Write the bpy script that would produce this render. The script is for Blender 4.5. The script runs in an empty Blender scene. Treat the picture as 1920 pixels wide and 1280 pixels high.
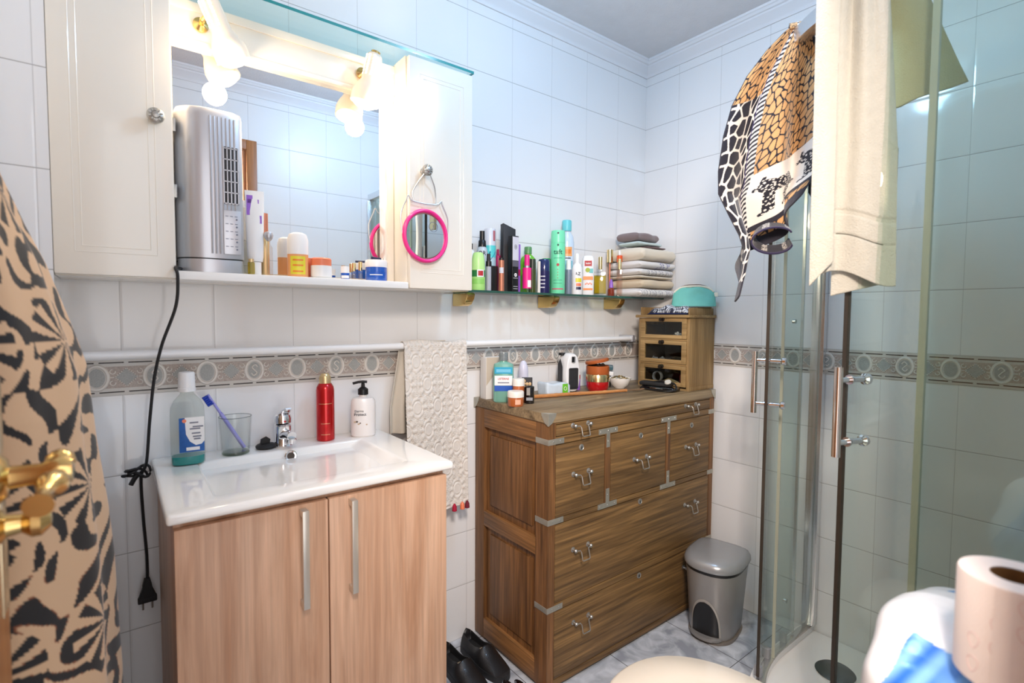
import bpy, bmesh, math, random
import numpy as np
from mathutils import Vector, Matrix
random.seed(7)
PI = math.pi
S = bpy.context.scene
COL = S.collection

# ------------------------------------------------------------------ camera
cam_d = bpy.data.cameras.new('camera')
cam = bpy.data.objects.new('camera', cam_d)
COL.objects.link(cam)
cam_d.sensor_width = 36.0
cam_d.lens = 964.787 / 1920 * 36.0
cam_d.clip_start = 0.02
FW = Vector((0.61139, 0.78982, -0.04878)); RT = Vector((0.79093, -0.61188, 0.00599)); UP = Vector((0.02511, 0.04224, 0.99879))
CAM = Vector((-2.0311, -1.5911, 1.2017))
cam.matrix_world = Matrix(((RT.x, UP.x, -FW.x, CAM.x), (RT.y, UP.y, -FW.y, CAM.y), (RT.z, UP.z, -FW.z, CAM.z), (0, 0, 0, 1)))
cam_d.dof.use_dof = True
cam_d.dof.focus_distance = 1.75
cam_d.dof.aperture_fstop = 3.2
S.camera = cam

# ------------------------------------------------------------------ world, view
w = bpy.data.worlds.new('world'); S.world = w; w.use_nodes = True
w.node_tree.nodes['Background'].inputs[0].default_value = (0.93, 0.95, 1.0, 1)
w.node_tree.nodes['Background'].inputs[1].default_value = 0.9
S.view_settings.view_transform = 'Standard'; S.view_settings.look = 'None'
S.view_settings.gamma = 1; S.view_settings.use_curve_mapping = False
S.view_settings.exposure = 0.13

def light(name, kind, loc, power, color, size=0.1, rot=(0, 0, 0), **kw):
    d = bpy.data.lights.new(name, kind); d.energy = power; d.color = color
    if kind == 'AREA':
        d.shape = 'DISK'; d.size = size
    else:
        d.shadow_soft_size = size
    for k, v in kw.items(): setattr(d, k, v)
    o = bpy.data.objects.new(name, d); COL.objects.link(o); o.location = loc; o.rotation_euler = rot
    return o
COOL = (0.40, 0.67, 1.0); WARM = (1.0, 0.76, 0.50)
light('ceiling_lamp_light', 'POINT', (-1.0, -0.84, 2.24), 14.5, COOL, 0.07)
hl = light('fill_spot', 'SPOT', (-1.98, -1.80, 1.95), 175.0, (1.0, 0.85, 0.74), 0.15, spot_size=math.radians(92), spot_blend=1.0)  # added warm fill spot beside the camera, aimed at the lower right wall
dl = light('doorway_fill', 'AREA', (-1.83, -1.69, 1.15), 4.0, (1.0, 0.95, 0.93), 0.6, (math.radians(90), 0, math.radians(-22)))  # added soft fill panel across the door opening, lifts the ambient level
dl.data.shape = 'RECTANGLE'; dl.data.size_y = 1.7
hl.rotation_euler = (Vector((0.0, -0.66, 0.42)) - Vector((-1.98, -1.80, 1.95))).to_track_quat('-Z', 'Y').to_euler()
light('spot_bulb_light', 'POINT', (-1.80, -0.185, 1.795), 3.4, WARM, 0.03)
light('spot_bulb_light', 'POINT', (-1.415, -0.185, 1.795), 3.4, WARM, 0.03)

# ------------------------------------------------------------------ material helpers
MATS = {}
def newmat(name):
    m = bpy.data.materials.new(name); m.use_nodes = True
    nt = m.node_tree
    b = nt.nodes['Principled BSDF']
    MATS[name] = m
    return m, nt, b
def lin(c):
    return tuple((x / 12.92 if x <= 0.04045 else ((x + 0.055) / 1.055) ** 2.4) for x in c)
def rgb(r, g, b): return lin((r / 255, g / 255, b / 255)) + (1,)
def pbr(name, col, rough=0.5, metal=0.0, var=0.06, vscale=18.0, bump=0.0, bscale=60.0, coat=0.0, sheen=0.0, emit=None, estr=0.0, sss=0.0, alpha=None):
    m, nt, b = newmat(name)
    N, L = nt.nodes, nt.links
    tc = N.new('ShaderNodeTexCoord'); nz = N.new('ShaderNodeTexNoise'); nz.inputs['Scale'].default_value = vscale
    nz.inputs['Detail'].default_value = 4
    L.new(tc.outputs['Object'], nz.inputs['Vector'])
    mr = N.new('ShaderNodeMapRange'); mr.inputs[3].default_value = 1 - var; mr.inputs[4].default_value = 1 + var
    L.new(nz.outputs['Fac'], mr.inputs[0])
    mx = N.new('ShaderNodeVectorMath'); mx.operation = 'SCALE'; mx.inputs[0].default_value = col[:3]
    L.new(mr.outputs[0], mx.inputs['Scale']); L.new(mx.outputs[0], b.inputs['Base Color'])
    b.inputs['Roughness'].default_value = rough; b.inputs['Metallic'].default_value = metal
    b.inputs['Coat Weight'].default_value = coat
    if sheen: b.inputs['Sheen Weight'].default_value = sheen
    if emit: b.inputs['Emission Color'].default_value = emit; b.inputs['Emission Strength'].default_value = estr
    if bump:
        nb = N.new('ShaderNodeTexNoise'); nb.inputs['Scale'].default_value = bscale; nb.inputs['Detail'].default_value = 6
        L.new(tc.outputs['Object'], nb.inputs['Vector'])
        bp = N.new('ShaderNodeBump'); bp.inputs['Strength'].default_value = bump; bp.inputs['Distance'].default_value = 0.002
        L.new(nb.outputs['Fac'], bp.inputs['Height']); L.new(bp.outputs[0], b.inputs['Normal'])
    return m
def glassy(name, tint=(1, 1, 1), ior=1.45, gl=1.0, rough=0.0):
    """thin clear pane: tinted transparency with fresnel reflection"""
    m = bpy.data.materials.new(name); m.use_nodes = True; nt = m.node_tree; N, L = nt.nodes, nt.links
    N.clear(); out = N.new('ShaderNodeOutputMaterial'); mix = N.new('ShaderNodeMixShader'); tr = N.new('ShaderNodeBsdfTransparent')
    gs = N.new('ShaderNodeBsdfGlossy'); fr = N.new('ShaderNodeLayerWeight'); fr.inputs[0].default_value = 0.5
    pw = N.new('ShaderNodeMath'); pw.operation = 'POWER'; pw.inputs[1].default_value = 5.0; L.new(fr.outputs['Facing'], pw.inputs[0])
    f0 = ((ior - 1) / (ior + 1)) ** 2
    mu = N.new('ShaderNodeMath'); mu.operation = 'MULTIPLY_ADD'; mu.inputs[1].default_value = (1 - f0) * gl; mu.inputs[2].default_value = f0 * gl
    tr.inputs[0].default_value = tuple(tint) + (1,); gs.inputs['Roughness'].default_value = rough
    L.new(pw.outputs[0], mu.inputs[0]); L.new(mu.outputs[0], mix.inputs[0]); L.new(tr.outputs[0], mix.inputs[1]); L.new(gs.outputs[0], mix.inputs[2])
    L.new(mix.outputs[0], out.inputs[0]); MATS[name] = m
    return m
def emis(name, col, s):
    m = bpy.data.materials.new(name); m.use_nodes = True; nt = m.node_tree; nt.nodes.clear()
    o = nt.nodes.new('ShaderNodeOutputMaterial'); e = nt.nodes.new('ShaderNodeEmission'); e.inputs[0].default_value = tuple(col) + (1,); e.inputs[1].default_value = s
    nt.links.new(e.outputs[0], o.inputs[0]); return m
def wood(name, dark, light_, axis='X', scale=1.0, rough=0.55, contrast=(0.3, 0.75), fine=0.5, coat=0.0, warp=0.0, streak=14):
    m, nt, b = newmat(name); N, L = nt.nodes, nt.links
    tc = N.new('ShaderNodeTexCoord'); mp = N.new('ShaderNodeMapping')
    s = [streak * scale] * 3; s['XYZ'.index(axis)] = 0.9 * scale; mp.inputs['Scale'].default_value = s
    L.new(tc.outputs['Object'], mp.inputs[0])
    n1 = N.new('ShaderNodeTexNoise'); n1.inputs['Scale'].default_value = 1.0; n1.inputs['Detail'].default_value = 7; n1.inputs['Roughness'].default_value = 0.62
    n1.inputs['Distortion'].default_value = 0.8 + warp
    L.new(mp.outputs[0], n1.inputs['Vector'])
    mp2 = N.new('ShaderNodeMapping'); s2 = [150 * scale] * 3; s2['XYZ'.index(axis)] = 5 * scale; mp2.inputs['Scale'].default_value = s2
    L.new(tc.outputs['Object'], mp2.inputs[0])
    n2 = N.new('ShaderNodeTexNoise'); n2.inputs['Scale'].default_value = 1.0; n2.inputs['Detail'].default_value = 3
    L.new(mp2.outputs[0], n2.inputs['Vector'])
    cr = N.new('ShaderNodeValToRGB'); cr.color_ramp.elements[0].position = contrast[0]; cr.color_ramp.elements[1].position = contrast[1]
    cr.color_ramp.elements[0].color = dark; cr.color_ramp.elements[1].color = light_
    L.new(n1.outputs['Fac'], cr.inputs[0])
    mr = N.new('ShaderNodeMapRange'); mr.inputs[1].default_value = 0.3; mr.inputs[2].default_value = 0.7; mr.inputs[3].default_value = 1 - fine * 0.6; mr.inputs[4].default_value = 1 + fine * 0.25
    L.new(n2.outputs['Fac'], mr.inputs[0])
    vm = N.new('ShaderNodeVectorMath'); vm.operation = 'SCALE'; L.new(cr.outputs[0], vm.inputs[0]); L.new(mr.outputs[0], vm.inputs['Scale'])
    L.new(vm.outputs[0], b.inputs['Base Color']); b.inputs['Roughness'].default_value = rough; b.inputs['Coat Weight'].default_value = coat
    bp = N.new('ShaderNodeBump'); bp.inputs['Strength'].default_value = 0.25; bp.inputs['Distance'].default_value = 0.001
    L.new(n2.outputs['Fac'], bp.inputs['Height']); L.new(bp.outputs[0], b.inputs['Normal'])
    return m
def attr_mat(name, rough=0.9, sheen=0.3, bump=0.6, bscale=900, bdist=0.002):
    m, nt, b = newmat(name); N, L = nt.nodes, nt.links
    a = N.new('ShaderNodeAttribute'); a.attribute_name = 'pattern'
    L.new(a.outputs['Color'], b.inputs['Base Color']); b.inputs['Roughness'].default_value = rough; b.inputs['Sheen Weight'].default_value = sheen
    tc = N.new('ShaderNodeTexCoord'); nb = N.new('ShaderNodeTexNoise'); nb.inputs['Scale'].default_value = bscale
    L.new(tc.outputs['Object'], nb.inputs['Vector'])
    bp = N.new('ShaderNodeBump'); bp.inputs['Strength'].default_value = bump; bp.inputs['Distance'].default_value = bdist
    L.new(nb.outputs['Fac'], bp.inputs['Height']); L.new(bp.outputs[0], b.inputs['Normal'])
    return m
def tile_mat(name, ax, off, tw, z0=1.091, ztile=0.2, zlow=0.20034, col=(0.86, 0.86, 0.86, 1), grout=(0.42, 0.41, 0.40, 1), rough=0.09):
    m, nt, b = newmat(name); N, L = nt.nodes, nt.links
    tc = N.new('ShaderNodeTexCoord'); sp = N.new('ShaderNodeSeparateXYZ'); L.new(tc.outputs['Object'], sp.inputs[0])
    def M(op, a, bb=None, c=None):
        n = N.new('ShaderNodeMath'); n.operation = op
        for i, v in enumerate((a, bb, c)):
            if v is None: continue
            if isinstance(v, (int, float)): n.inputs[i].default_value = v
            else: L.new(v, n.inputs[i])
        return n.outputs[0]
    du = M('PINGPONG', M('ADD', sp.outputs[ax], off + 40 * tw), tw / 2)
    z = sp.outputs[2]
    hi = M('PINGPONG', M('ADD', z, -z0 + 20 * ztile), ztile / 2)
    lo = M('PINGPONG', M('ADD', z, 0), zlow / 2)
    up = M('GREATER_THAN', z, 1.046)
    dz = M('ADD', M('MULTIPLY', hi, up), M('MULTIPLY', lo, M('SUBTRACT', 1.0, up)))
    dm = M('MINIMUM', du, dz)
    gz = N.new('ShaderNodeMapRange'); gz.inputs[1].default_value = 0.0006; gz.inputs[2].default_value = 0.0015; L.new(dz, gz.inputs[0])
    gu = N.new('ShaderNodeMapRange'); gu.inputs[1].default_value = 0.0004; gu.inputs[2].default_value = 0.0013; gu.inputs[3].default_value = 0.45; L.new(du, gu.inputs[0])
    gm = M('MULTIPLY', gz.outputs[0], gu.outputs[0])
    nz = N.new('ShaderNodeTexNoise'); nz.inputs['Scale'].default_value = 2.2; L.new(tc.outputs['Object'], nz.inputs['Vector'])
    mrn = N.new('ShaderNodeMapRange'); mrn.inputs[3].default_value = 0.96; mrn.inputs[4].default_value = 1.03; L.new(nz.outputs['Fac'], mrn.inputs[0])
    mx = N.new('ShaderNodeMix'); mx.data_type = 'RGBA'; L.new(gm, mx.inputs[0]); mx.inputs[6].default_value = grout; mx.inputs[7].default_value = col
    sc = N.new('ShaderNodeVectorMath'); sc.operation = 'SCALE'; L.new(mx.outputs[2], sc.inputs[0]); L.new(mrn.outputs[0], sc.inputs['Scale'])
    L.new(sc.outputs[0], b.inputs['Base Color'])
    rr = N.new('ShaderNodeMapRange'); rr.inputs[3].default_value = 0.7; rr.inputs[4].default_value = rough; L.new(gm, rr.inputs[0]); L.new(rr.outputs[0], b.inputs['Roughness'])
    pil = N.new('ShaderNodeMapRange'); pil.inputs[1].default_value = 0.0; pil.inputs[2].default_value = 0.006; pil.interpolation_type = 'SMOOTHSTEP'; L.new(dm, pil.inputs[0])
    wv = N.new('ShaderNodeTexNoise'); wv.inputs['Scale'].default_value = 11; wv.inputs['Detail'].default_value = 1.5; L.new(tc.outputs['Object'], wv.inputs['Vector'])
    h = M('ADD', M('MULTIPLY', pil.outputs[0], 0.35), M('MULTIPLY', wv.outputs['Fac'], 1.1))
    bp = N.new('ShaderNodeBump'); bp.inputs['Strength'].default_value = 0.55; bp.inputs['Distance'].default_value = 0.0016
    L.new(h, bp.inputs['Height']); L.new(bp.outputs[0], b.inputs['Normal'])
    b.inputs['Specular IOR Level'].default_value = 0.5
    return m

# ------------------------------------------------------------------ mesh helpers
def place(o, parent, loc=None):
    COL.objects.link(o)
    if parent is not None: o.parent = parent
    if loc is not None: o.location = loc
    return o
def build(name, bm, mat, parent=None, smooth=True, loc=None, angle=35):
    me = bpy.data.meshes.new(name)
    bmesh.ops.recalc_face_normals(bm, faces=bm.faces[:]) if not getattr(bm, 'norecalc', False) else None
    if smooth:
        for f in bm.faces: f.smooth = True
        for e in bm.edges:
            if len(e.link_faces) == 2 and e.calc_face_angle(0) > math.radians(angle): e.smooth = False
    bm.to_mesh(me); bm.free()
    mats = mat if isinstance(mat, (list, tuple)) else [mat]
    for m in mats: me.materials.append(m)
    return place(bpy.data.objects.new(name, me), parent, loc)
def build_each(name, bm, mat, parent=None, **kw):
    """one object per separate piece"""
    bm.verts.index_update(); seen = set(); out = []
    for v0 in bm.verts:
        if v0 in seen: continue
        st = [v0]; comp = []; seen.add(v0)
        while st:
            v = st.pop(); comp.append(v)
            for e in v.link_edges:
                o = e.other_vert(v)
                if o not in seen: seen.add(o); st.append(o)
        nb = bmesh.new(); mp = {v: nb.verts.new(v.co) for v in comp}
        for f in {f for v in comp for f in v.link_faces}: nb.faces.new([mp[v] for v in f.verts]).material_index = f.material_index
        out.append(build(name, nb, mat, parent, **kw))
    bm.free(); return out
def box(bm, x0, x1, y0, y1, z0, z1, bev=0.0, seg=2, M=None, mi=0):
    r = bmesh.ops.create_cube(bm, size=1)
    vs = r['verts']
    for v in vs:
        v.co = Vector((x0 + (v.co.x + .5) * (x1 - x0), y0 + (v.co.y + .5) * (y1 - y0), z0 + (v.co.z + .5) * (z1 - z0)))
    fs = list({f for v in vs for f in v.link_faces})
    for f in fs: f.material_index = mi
    if bev:
        es = list({e for v in vs for e in v.link_edges})
        r2 = bmesh.ops.bevel(bm, geom=es, offset=bev, segments=seg, profile=0.6, affect='EDGES')
        for f in r2['faces']: f.material_index = mi
        vs = list({v for f in fs + r2['faces'] if f.is_valid for v in f.verts})
    if M is not None:
        for v in vs: v.co = M @ v.co
    return vs
def lathe(bm, prof, seg=32, M=None, sx=1.0, sy=1.0, mi=0, a0=0, a1=2 * PI, cap=True):
    """revolve (r, z) pairs round z"""
    full = abs(a1 - a0 - 2 * PI) < 1e-6
    n = seg if full else seg + 1
    rings = []
    for r, z in prof:
        if r < 1e-6 and full:
            rings.append([bm.verts.new((0, 0, z))] * n); continue
        rings.append([bm.verts.new((r * sx * math.cos(a0 + (a1 - a0) * i / seg), r * sy * math.sin(a0 + (a1 - a0) * i / seg), z)) for i in range(n)])
    fs = []
    for a, b in zip(rings[:-1], rings[1:]):
        for i in range(seg):
            j = (i + 1) % n
            q = [a[i], a[j], b[j], b[i]]
            u = []
            for v in q:
                if v not in u: u.append(v)
            if len(u) > 2: fs.append(bm.faces.new(u))
    if cap and full:
        for rg, pr in ((rings[0], prof[0]), (rings[-1], prof[-1])):
            if pr[0] > 1e-6: fs.append(bm.faces.new(rg))
    for f in fs: f.material_index = mi
    if M is not None:
        for v in {v for f in fs for v in f.verts}: v.co = M @ v.co
    return fs
def tube(bm, pts, r, seg=10, mi=0, closed=False, cap=True, rz=None):
    pts = [Vector(p) for p in pts]; n = len(pts); rings = []
    up = Vector((0, 0, 1)); prev = None
    for i, p in enumerate(pts):
        if closed: t = (pts[(i + 1) % n] - pts[i - 1])
        else: t = pts[min(i + 1, n - 1)] - pts[max(i - 1, 0)]
        if t.length < 1e-9: t = Vector((0, 0, 1))
        t.normalize()
        if prev is None:
            a = t.cross(up)
            if a.length < 1e-3: a = t.cross(Vector((1, 0, 0)))
            a.normalize()
        else:
            a = prev - t * prev.dot(t)
            if a.length < 1e-6: a = t.orthogonal()
            a.normalize()
        prev = a; b = t.cross(a)
        rr = r[i] if isinstance(r, (list, tuple)) else r
        rb = rr if rz is None else rz
        rings.append([bm.verts.new(p + a * rr * math.cos(2 * PI * k / seg) + b * rb * math.sin(2 * PI * k / seg)) for k in range(seg)])
    m = n if closed else n - 1
    for i in range(m):
        A, B = rings[i], rings[(i + 1) % n]
        for k in range(seg):
            f = bm.faces.new([A[k], A[(k + 1) % seg], B[(k + 1) % seg], B[k]]); f.material_index = mi
    if cap and not closed:
        bm.faces.new(rings[0]).material_index = mi; bm.faces.new(rings[-1]).material_index = mi
def prism(bm, poly, z0, z1, M=None, mi=0, bev=0):
    a = [bm.verts.new((x, y, z0)) for x, y in poly]; b = [bm.verts.new((x, y, z1)) for x, y in poly]
    n = len(poly); fs = [bm.faces.new(a[::-1]), bm.faces.new(b)]
    for i in range(n): fs.append(bm.faces.new([a[i], a[(i + 1) % n], b[(i + 1) % n], b[i]]))
    for f in fs: f.material_index = mi
    if bev:
        es = [e for e in {e for f in fs[:2] for e in f.edges}]
        r2 = bmesh.ops.bevel(bm, geom=es, offset=bev, segments=3, profile=0.6, affect='EDGES')
        fs = [f for f in fs if f.is_valid] + r2['faces']
    if M is not None:
        for v in {v for f in fs for v in f.verts}: v.co = M @ v.co
    return fs
def smoothpts(pts, n=8):
    """catmull-rom"""
    P = [Vector(p) for p in pts]; out = []
    for i in range(len(P) - 1):
        p0 = P[max(i - 1, 0)]; p1 = P[i]; p2 = P[i + 1]; p3 = P[min(i + 2, len(P) - 1)]
        for k in range(n):
            t = k / n
            out.append(0.5 * ((2 * p1) + (-p0 + p2) * t + (2 * p0 - 5 * p1 + 4 * p2 - p3) * t * t + (-p0 + 3 * p1 - 3 * p2 + p3) * t ** 3))
    out.append(P[-1]); return out
def sheet(name, F, nu, nv, mat, parent=None, colf=None, thick=0.0, closed_u=False, loc=None, smooth=True):
    """grid surface F(u, v) -> x, y, z arrays; colf(u, v) -> rgb arrays"""
    u, v = np.meshgrid(np.linspace(0, 1, nu), np.linspace(0, 1, nv), indexing='ij')
    x, y, z = F(u, v)
    co = np.stack([x, y, z], -1).reshape(-1, 3)
    i, j = np.meshgrid(np.arange(nu - 1), np.arange(nv - 1), indexing='ij')
    a = (i * nv + j).ravel()
    faces = np.stack([a, a + nv, a + nv + 1, a + 1], -1)
    me = bpy.data.meshes.new(name)
    me.vertices.add(len(co)); me.vertices.foreach_set('co', co.ravel().astype(np.float32))
    me.loops.add(faces.size); me.loops.foreach_set('vertex_index', faces.ravel().astype(np.int32))
    me.polygons.add(len(faces)); me.polygons.foreach_set('loop_start', np.arange(0, faces.size, 4, dtype=np.int32))
    me.polygons.foreach_set('use_smooth', np.ones(len(faces), dtype=bool))
    me.update(calc_edges=True); me.validate()
    if colf is not None:
        c = np.ones((nu, nv, 4), np.float32); rr, gg, bb = colf(u, v)
        c[..., 0], c[..., 1], c[..., 2] = rr, gg, bb
        at = me.color_attributes.new('pattern', 'FLOAT_COLOR', 'POINT'); at.data.foreach_set('color', c.ravel())
    me.materials.append(mat)
    o = bpy.data.objects.new(name, me)
    if thick:
        md = o.modifiers.new('thickness', 'SOLIDIFY'); md.thickness = thick; md.offset = 0
    return place(o, parent, loc)
def thing(name, label, cat, loc=(0, 0, 0), rotz=0, group=None):
    o = bpy.data.objects.new(name, None); COL.objects.link(o); o.empty_display_size = 0.05
    o.location = loc; o.rotation_euler = (0, 0, rotz)
    o['label'] = label; o['category'] = cat
    if group: o['group'] = group
    return o
def tag(o, label, cat, group=None, kind=None):
    o['label'] = label; o['category'] = cat
    if group: o['group'] = group
    if kind: o['kind'] = kind
    return o
def struct(o): o['kind'] = 'structure'; return o
def NB(): return bmesh.new()
def Rz(a): return Matrix.Rotation(a, 4, 'Z')
def Rx(a): return Matrix.Rotation(a, 4, 'X')
def Ry(a): return Matrix.Rotation(a, 4, 'Y')
def T(x, y, z): return Matrix.Translation((x, y, z))
def aim(x, y):
    """angle about z that turns local -Y towards the doorway"""
    return math.atan2(-1.59 - y, -2.03 - x) + PI / 2
def text(parent, s, size, mat, name='lettering', M=None, r=None, bold=0.0, align='CENTER', sx=1.0, squash=1.0):
    """raised lettering in the local XZ plane facing -Y; with r it wraps a cylinder of that radius"""
    cu = bpy.data.curves.new('lettering', 'FONT'); cu.body = s; cu.size = size; cu.align_x = align; cu.align_y = 'CENTER'
    cu.extrude = 0.0002; cu.offset = bold; cu.resolution_u = 3
    tmp = bpy.data.objects.new('tmp', cu); COL.objects.link(tmp)
    dg = bpy.context.evaluated_depsgraph_get(); me = bpy.data.meshes.new_from_object(tmp.evaluated_get(dg))
    bpy.data.objects.remove(tmp); bpy.data.curves.remove(cu)
    for v in me.vertices:
        x, y, z = v.co.x * sx, v.co.y, v.co.z
        if r: a = x / r; p = Vector(((r + z) * math.sin(a), -(r + z) * math.cos(a) * squash, y))
        else: p = Vector((x, -z, y))
        v.co = (M @ p) if M is not None else p
    me.materials.clear(); me.materials.append(mat); me.name = name
    return place(bpy.data.objects.new(name, me), parent)
def arc_label(parent, r, z0, z1, half, mat, name='label_band', a=0.0, sx=1.0, sy=1.0, seg=20):
    bm = NB(); rr = r + 0.0004
    lathe(bm, [(rr, z0), (rr, z1)], seg, sx=sx, sy=sy, a0=-PI / 2 - half + a, a1=-PI / 2 + half + a, cap=False)
    return build(name, bm, mat, parent)
# ------------------------------------------------------------------ shared materials
TW = 0.2021
tile_b = tile_mat('tile_back', 0, 0.4012, TW)
tile_r = tile_mat('tile_right', 1, 0.1808, TW)
tile_f = tile_mat('tile_front', 0, 0.858, 0.2, rough=0.34)
tile_p = tile_mat('tile_pillar', 0, 2.145, 0.2)
plaster = pbr('ceiling_plaster', rgb(222, 222, 224), 0.85, bump=0.5, bscale=120)
white_gyp = pbr('cornice_white', rgb(232, 232, 234), 0.6, var=0.01)
cream_paint = pbr('cream_lacquer', rgb(240, 234, 222), 0.22, var=0.015, coat=0.3)
white_lac = pbr('white_lacquer', rgb(242, 241, 238), 0.25, var=0.01, coat=0.2)
ceramic = pbr('white_ceramic', rgb(246, 244, 240), 0.09, var=0.01, coat=0.5)
chrome = pbr('chrome', (0.82, 0.82, 0.84, 1), 0.08, 1.0, var=0.02)
steel = pbr('brushed_steel', (0.62, 0.60, 0.57, 1), 0.28, 1.0, var=0.08)
pewter = pbr('pewter_hardware', (0.46, 0.45, 0.42, 1), 0.36, 0.85, var=0.15, vscale=60)
darkmetal = pbr('dark_iron', rgb(48, 42, 38), 0.45, 0.7)
alu = pbr('satin_aluminium', (0.72, 0.73, 0.74, 1), 0.22, 0.9, var=0.03)
brass = pbr('polished_brass', (0.72, 0.50, 0.20, 1), 0.2, 1.0, var=0.05)
gold = pbr('gold_cap', (0.85, 0.66, 0.34, 1), 0.18, 1.0, var=0.03)
goldp = pbr('pale_gold_cap', (0.80, 0.62, 0.34, 1), 0.3, 0.8, var=0.03)
black = pbr('black_plastic', rgb(22, 22, 24), 0.3, var=0.1)
blackm = pbr('matt_black_card', rgb(38, 38, 42), 0.55)
rubber = pbr('black_rubber', rgb(26, 26, 28), 0.6)
white = pbr('white_plastic', rgb(238, 238, 238), 0.3, var=0.01)
offw = pbr('off_white_plastic', rgb(226, 222, 214), 0.4, var=0.02)
def col(name, r, g, b, rough=0.35, **k): return pbr(name, rgb(r, g, b), rough, var=0.03, **k)
lime = col('lime_green', 170, 224, 130); dgreen = col('deep_green', 40, 120, 60); red = col('bright_red', 196, 24, 34, 0.2, coat=0.5)
redm = pbr('metallic_red', rgb(196, 14, 22), 0.22, 0.55, var=0.03, coat=0.5)
mint = col('mint_green', 118, 226, 176); aqua = col('aqua', 110, 206, 214); pink = col('hot_pink', 240, 40, 140); magenta = col('magenta', 176, 30, 96)
navy = col('navy_blue', 22, 32, 74); navy2 = col('dark_navy', 30, 30, 70); blue = col('royal_blue', 24, 84, 180); cyan = col('bright_cyan', 30, 160, 196)
orange = col('orange', 232, 130, 50); orange2 = col('soft_orange', 238, 168, 108); coral = col('coral', 232, 128, 92); purple = col('violet', 150, 100, 200)
bronze = pbr('rose_bronze', rgb(196, 126, 100), 0.3, 0.4, var=0.03); grey = col('grey_plastic', 150, 152, 158); lgrey = col('light_grey', 205, 208, 216)
yellow = col('yellow', 226, 214, 60); brown = col('brown_plastic', 150, 82, 44); caramel = col('caramel_lid', 176, 92, 44, 0.3); white_card = col('white_card', 235, 233, 230, 0.6)
silverp = pbr('silver_plastic', rgb(196, 197, 202), 0.3, 0.6, var=0.02)
clear = glassy('clear_glass', (0.975, 0.985, 0.98)); showerglass = glassy('shower_glass', (0.90, 0.945, 0.92), 1.45, 1.0)
shelfglass = glassy('shelf_glass', (0.86, 0.95, 0.93), 1.45, 1.0)
teal_edge = pbr('green_glass_edge', rgb(26, 140, 140), 0.15, var=0.1, coat=0.6); green_edge = pbr('dark_glass_edge', rgb(44, 84, 72), 0.15, var=0.1, coat=0.6)
aqua_clear = glassy('pale_green_clear', (0.62, 0.88, 0.82)); yel_clear = glassy('amber_liquid', (0.80, 0.72, 0.25)); grn_clear = glassy('green_clear', (0.35, 0.68, 0.25))
clearplastic = glassy('clear_plastic', (0.90, 0.92, 0.90), 1.4, 0.8, 0.05); pink_clear = glassy('rose_clear', (0.97, 0.91, 0.87))
teal_liq = pbr('teal_liquid', rgb(20, 150, 150), 0.15, var=0.05, coat=0.5); mirror_m = pbr('mirror_silver', (0.90, 0.91, 0.92, 1), 0.0, 1.0, var=0.0)
ink = col('dark_ink', 40, 40, 50, 0.5); inkw = col('white_ink', 240, 240, 240, 0.5); inkr = col('red_ink', 180, 30, 40, 0.5); inkg = col('grey_ink', 120, 125, 140, 0.5)

# ------------------------------------------------------------------ room shell
def slab(name, x0, x1, y0, y1, z0, z1, m):
    bm = NB(); box(bm, x0, x1, y0, y1, z0, z1); return struct(build(name, bm, m, smooth=False))
CEIL = 2.39
XL, YF = -2.22, -1.55
slab('wall_back', XL, 0, 0, 0.1, 0, CEIL, tile_b)
slab('wall_right', 0, 0.1, YF - .1, 0.1, 0, CEIL, tile_r)
slab('wall_left', XL - .1, XL, YF - .1, 0.1, 0, CEIL, tile_r)
bm = NB(); box(bm, XL, -2.125, -0.19, 0, 0, CEIL); struct(build('wall_left_pillar', bm, tile_p, smooth=False))
bm = NB()
for a in ((-1.47, 0, 0, CEIL), (XL, -2.19, 0, CEIL), (-2.19, -1.47, 2.05, CEIL)): box(bm, a[0], a[1], YF - .12, YF, a[2], a[3])
struct(build('wall_front', bm, tile_f, smooth=False))

# marble-look floor
m, nt, b = newmat('floor_marble_tile'); N, L = nt.nodes, nt.links
tc = N.new('ShaderNodeTexCoord'); sp = N.new('ShaderNodeSeparateXYZ'); L.new(tc.outputs['Object'], sp.inputs[0])
def mth(op, a, c):
    n = N.new('ShaderNodeMath'); n.operation = op
    for i, v in enumerate((a, c)):
        if isinstance(v, (int, float)): n.inputs[i].default_value = v
        else: L.new(v, n.inputs[i])
    return n.outputs[0]
du = mth('PINGPONG', mth('ADD', sp.outputs[0], 0.66 + 3.3), 0.165); dv = mth('PINGPONG', mth('ADD', sp.outputs[1], 0.70 + 3.3), 0.165)
mr = N.new('ShaderNodeMapRange'); mr.inputs[1].default_value = 0.0008; mr.inputs[2].default_value = 0.0018; L.new(mth('MINIMUM', du, dv), mr.inputs[0])
nz = N.new('ShaderNodeTexNoise'); nz.inputs['Scale'].default_value = 9; nz.inputs['Detail'].default_value = 8; nz.inputs['Distortion'].default_value = 1.6; L.new(tc.outputs['Object'], nz.inputs['Vector'])
cr = N.new('ShaderNodeValToRGB'); e = cr.color_ramp.elements; e[0].position = 0.36; e[0].color = rgb(150, 156, 166); e[1].position = 0.66; e[1].color = rgb(206, 212, 220); L.new(nz.outputs['Fac'], cr.inputs[0])
mx = N.new('ShaderNodeMix'); mx.data_type = 'RGBA'; mx.inputs[6].default_value = rgb(90, 90, 92); L.new(mr.outputs[0], mx.inputs[0]); L.new(cr.outputs[0], mx.inputs[7]); L.new(mx.outputs[2], b.inputs['Base Color'])
b.inputs['Roughness'].default_value = 0.22
floor_m = m
slab('floor', XL - .1, 0.1, YF - 1.2, 0.1, -0.1, 0, floor_m)
slab('ceiling', XL - .1, 0.1, YF - .12, 0.1, CEIL, CEIL + .1, plaster)

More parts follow.
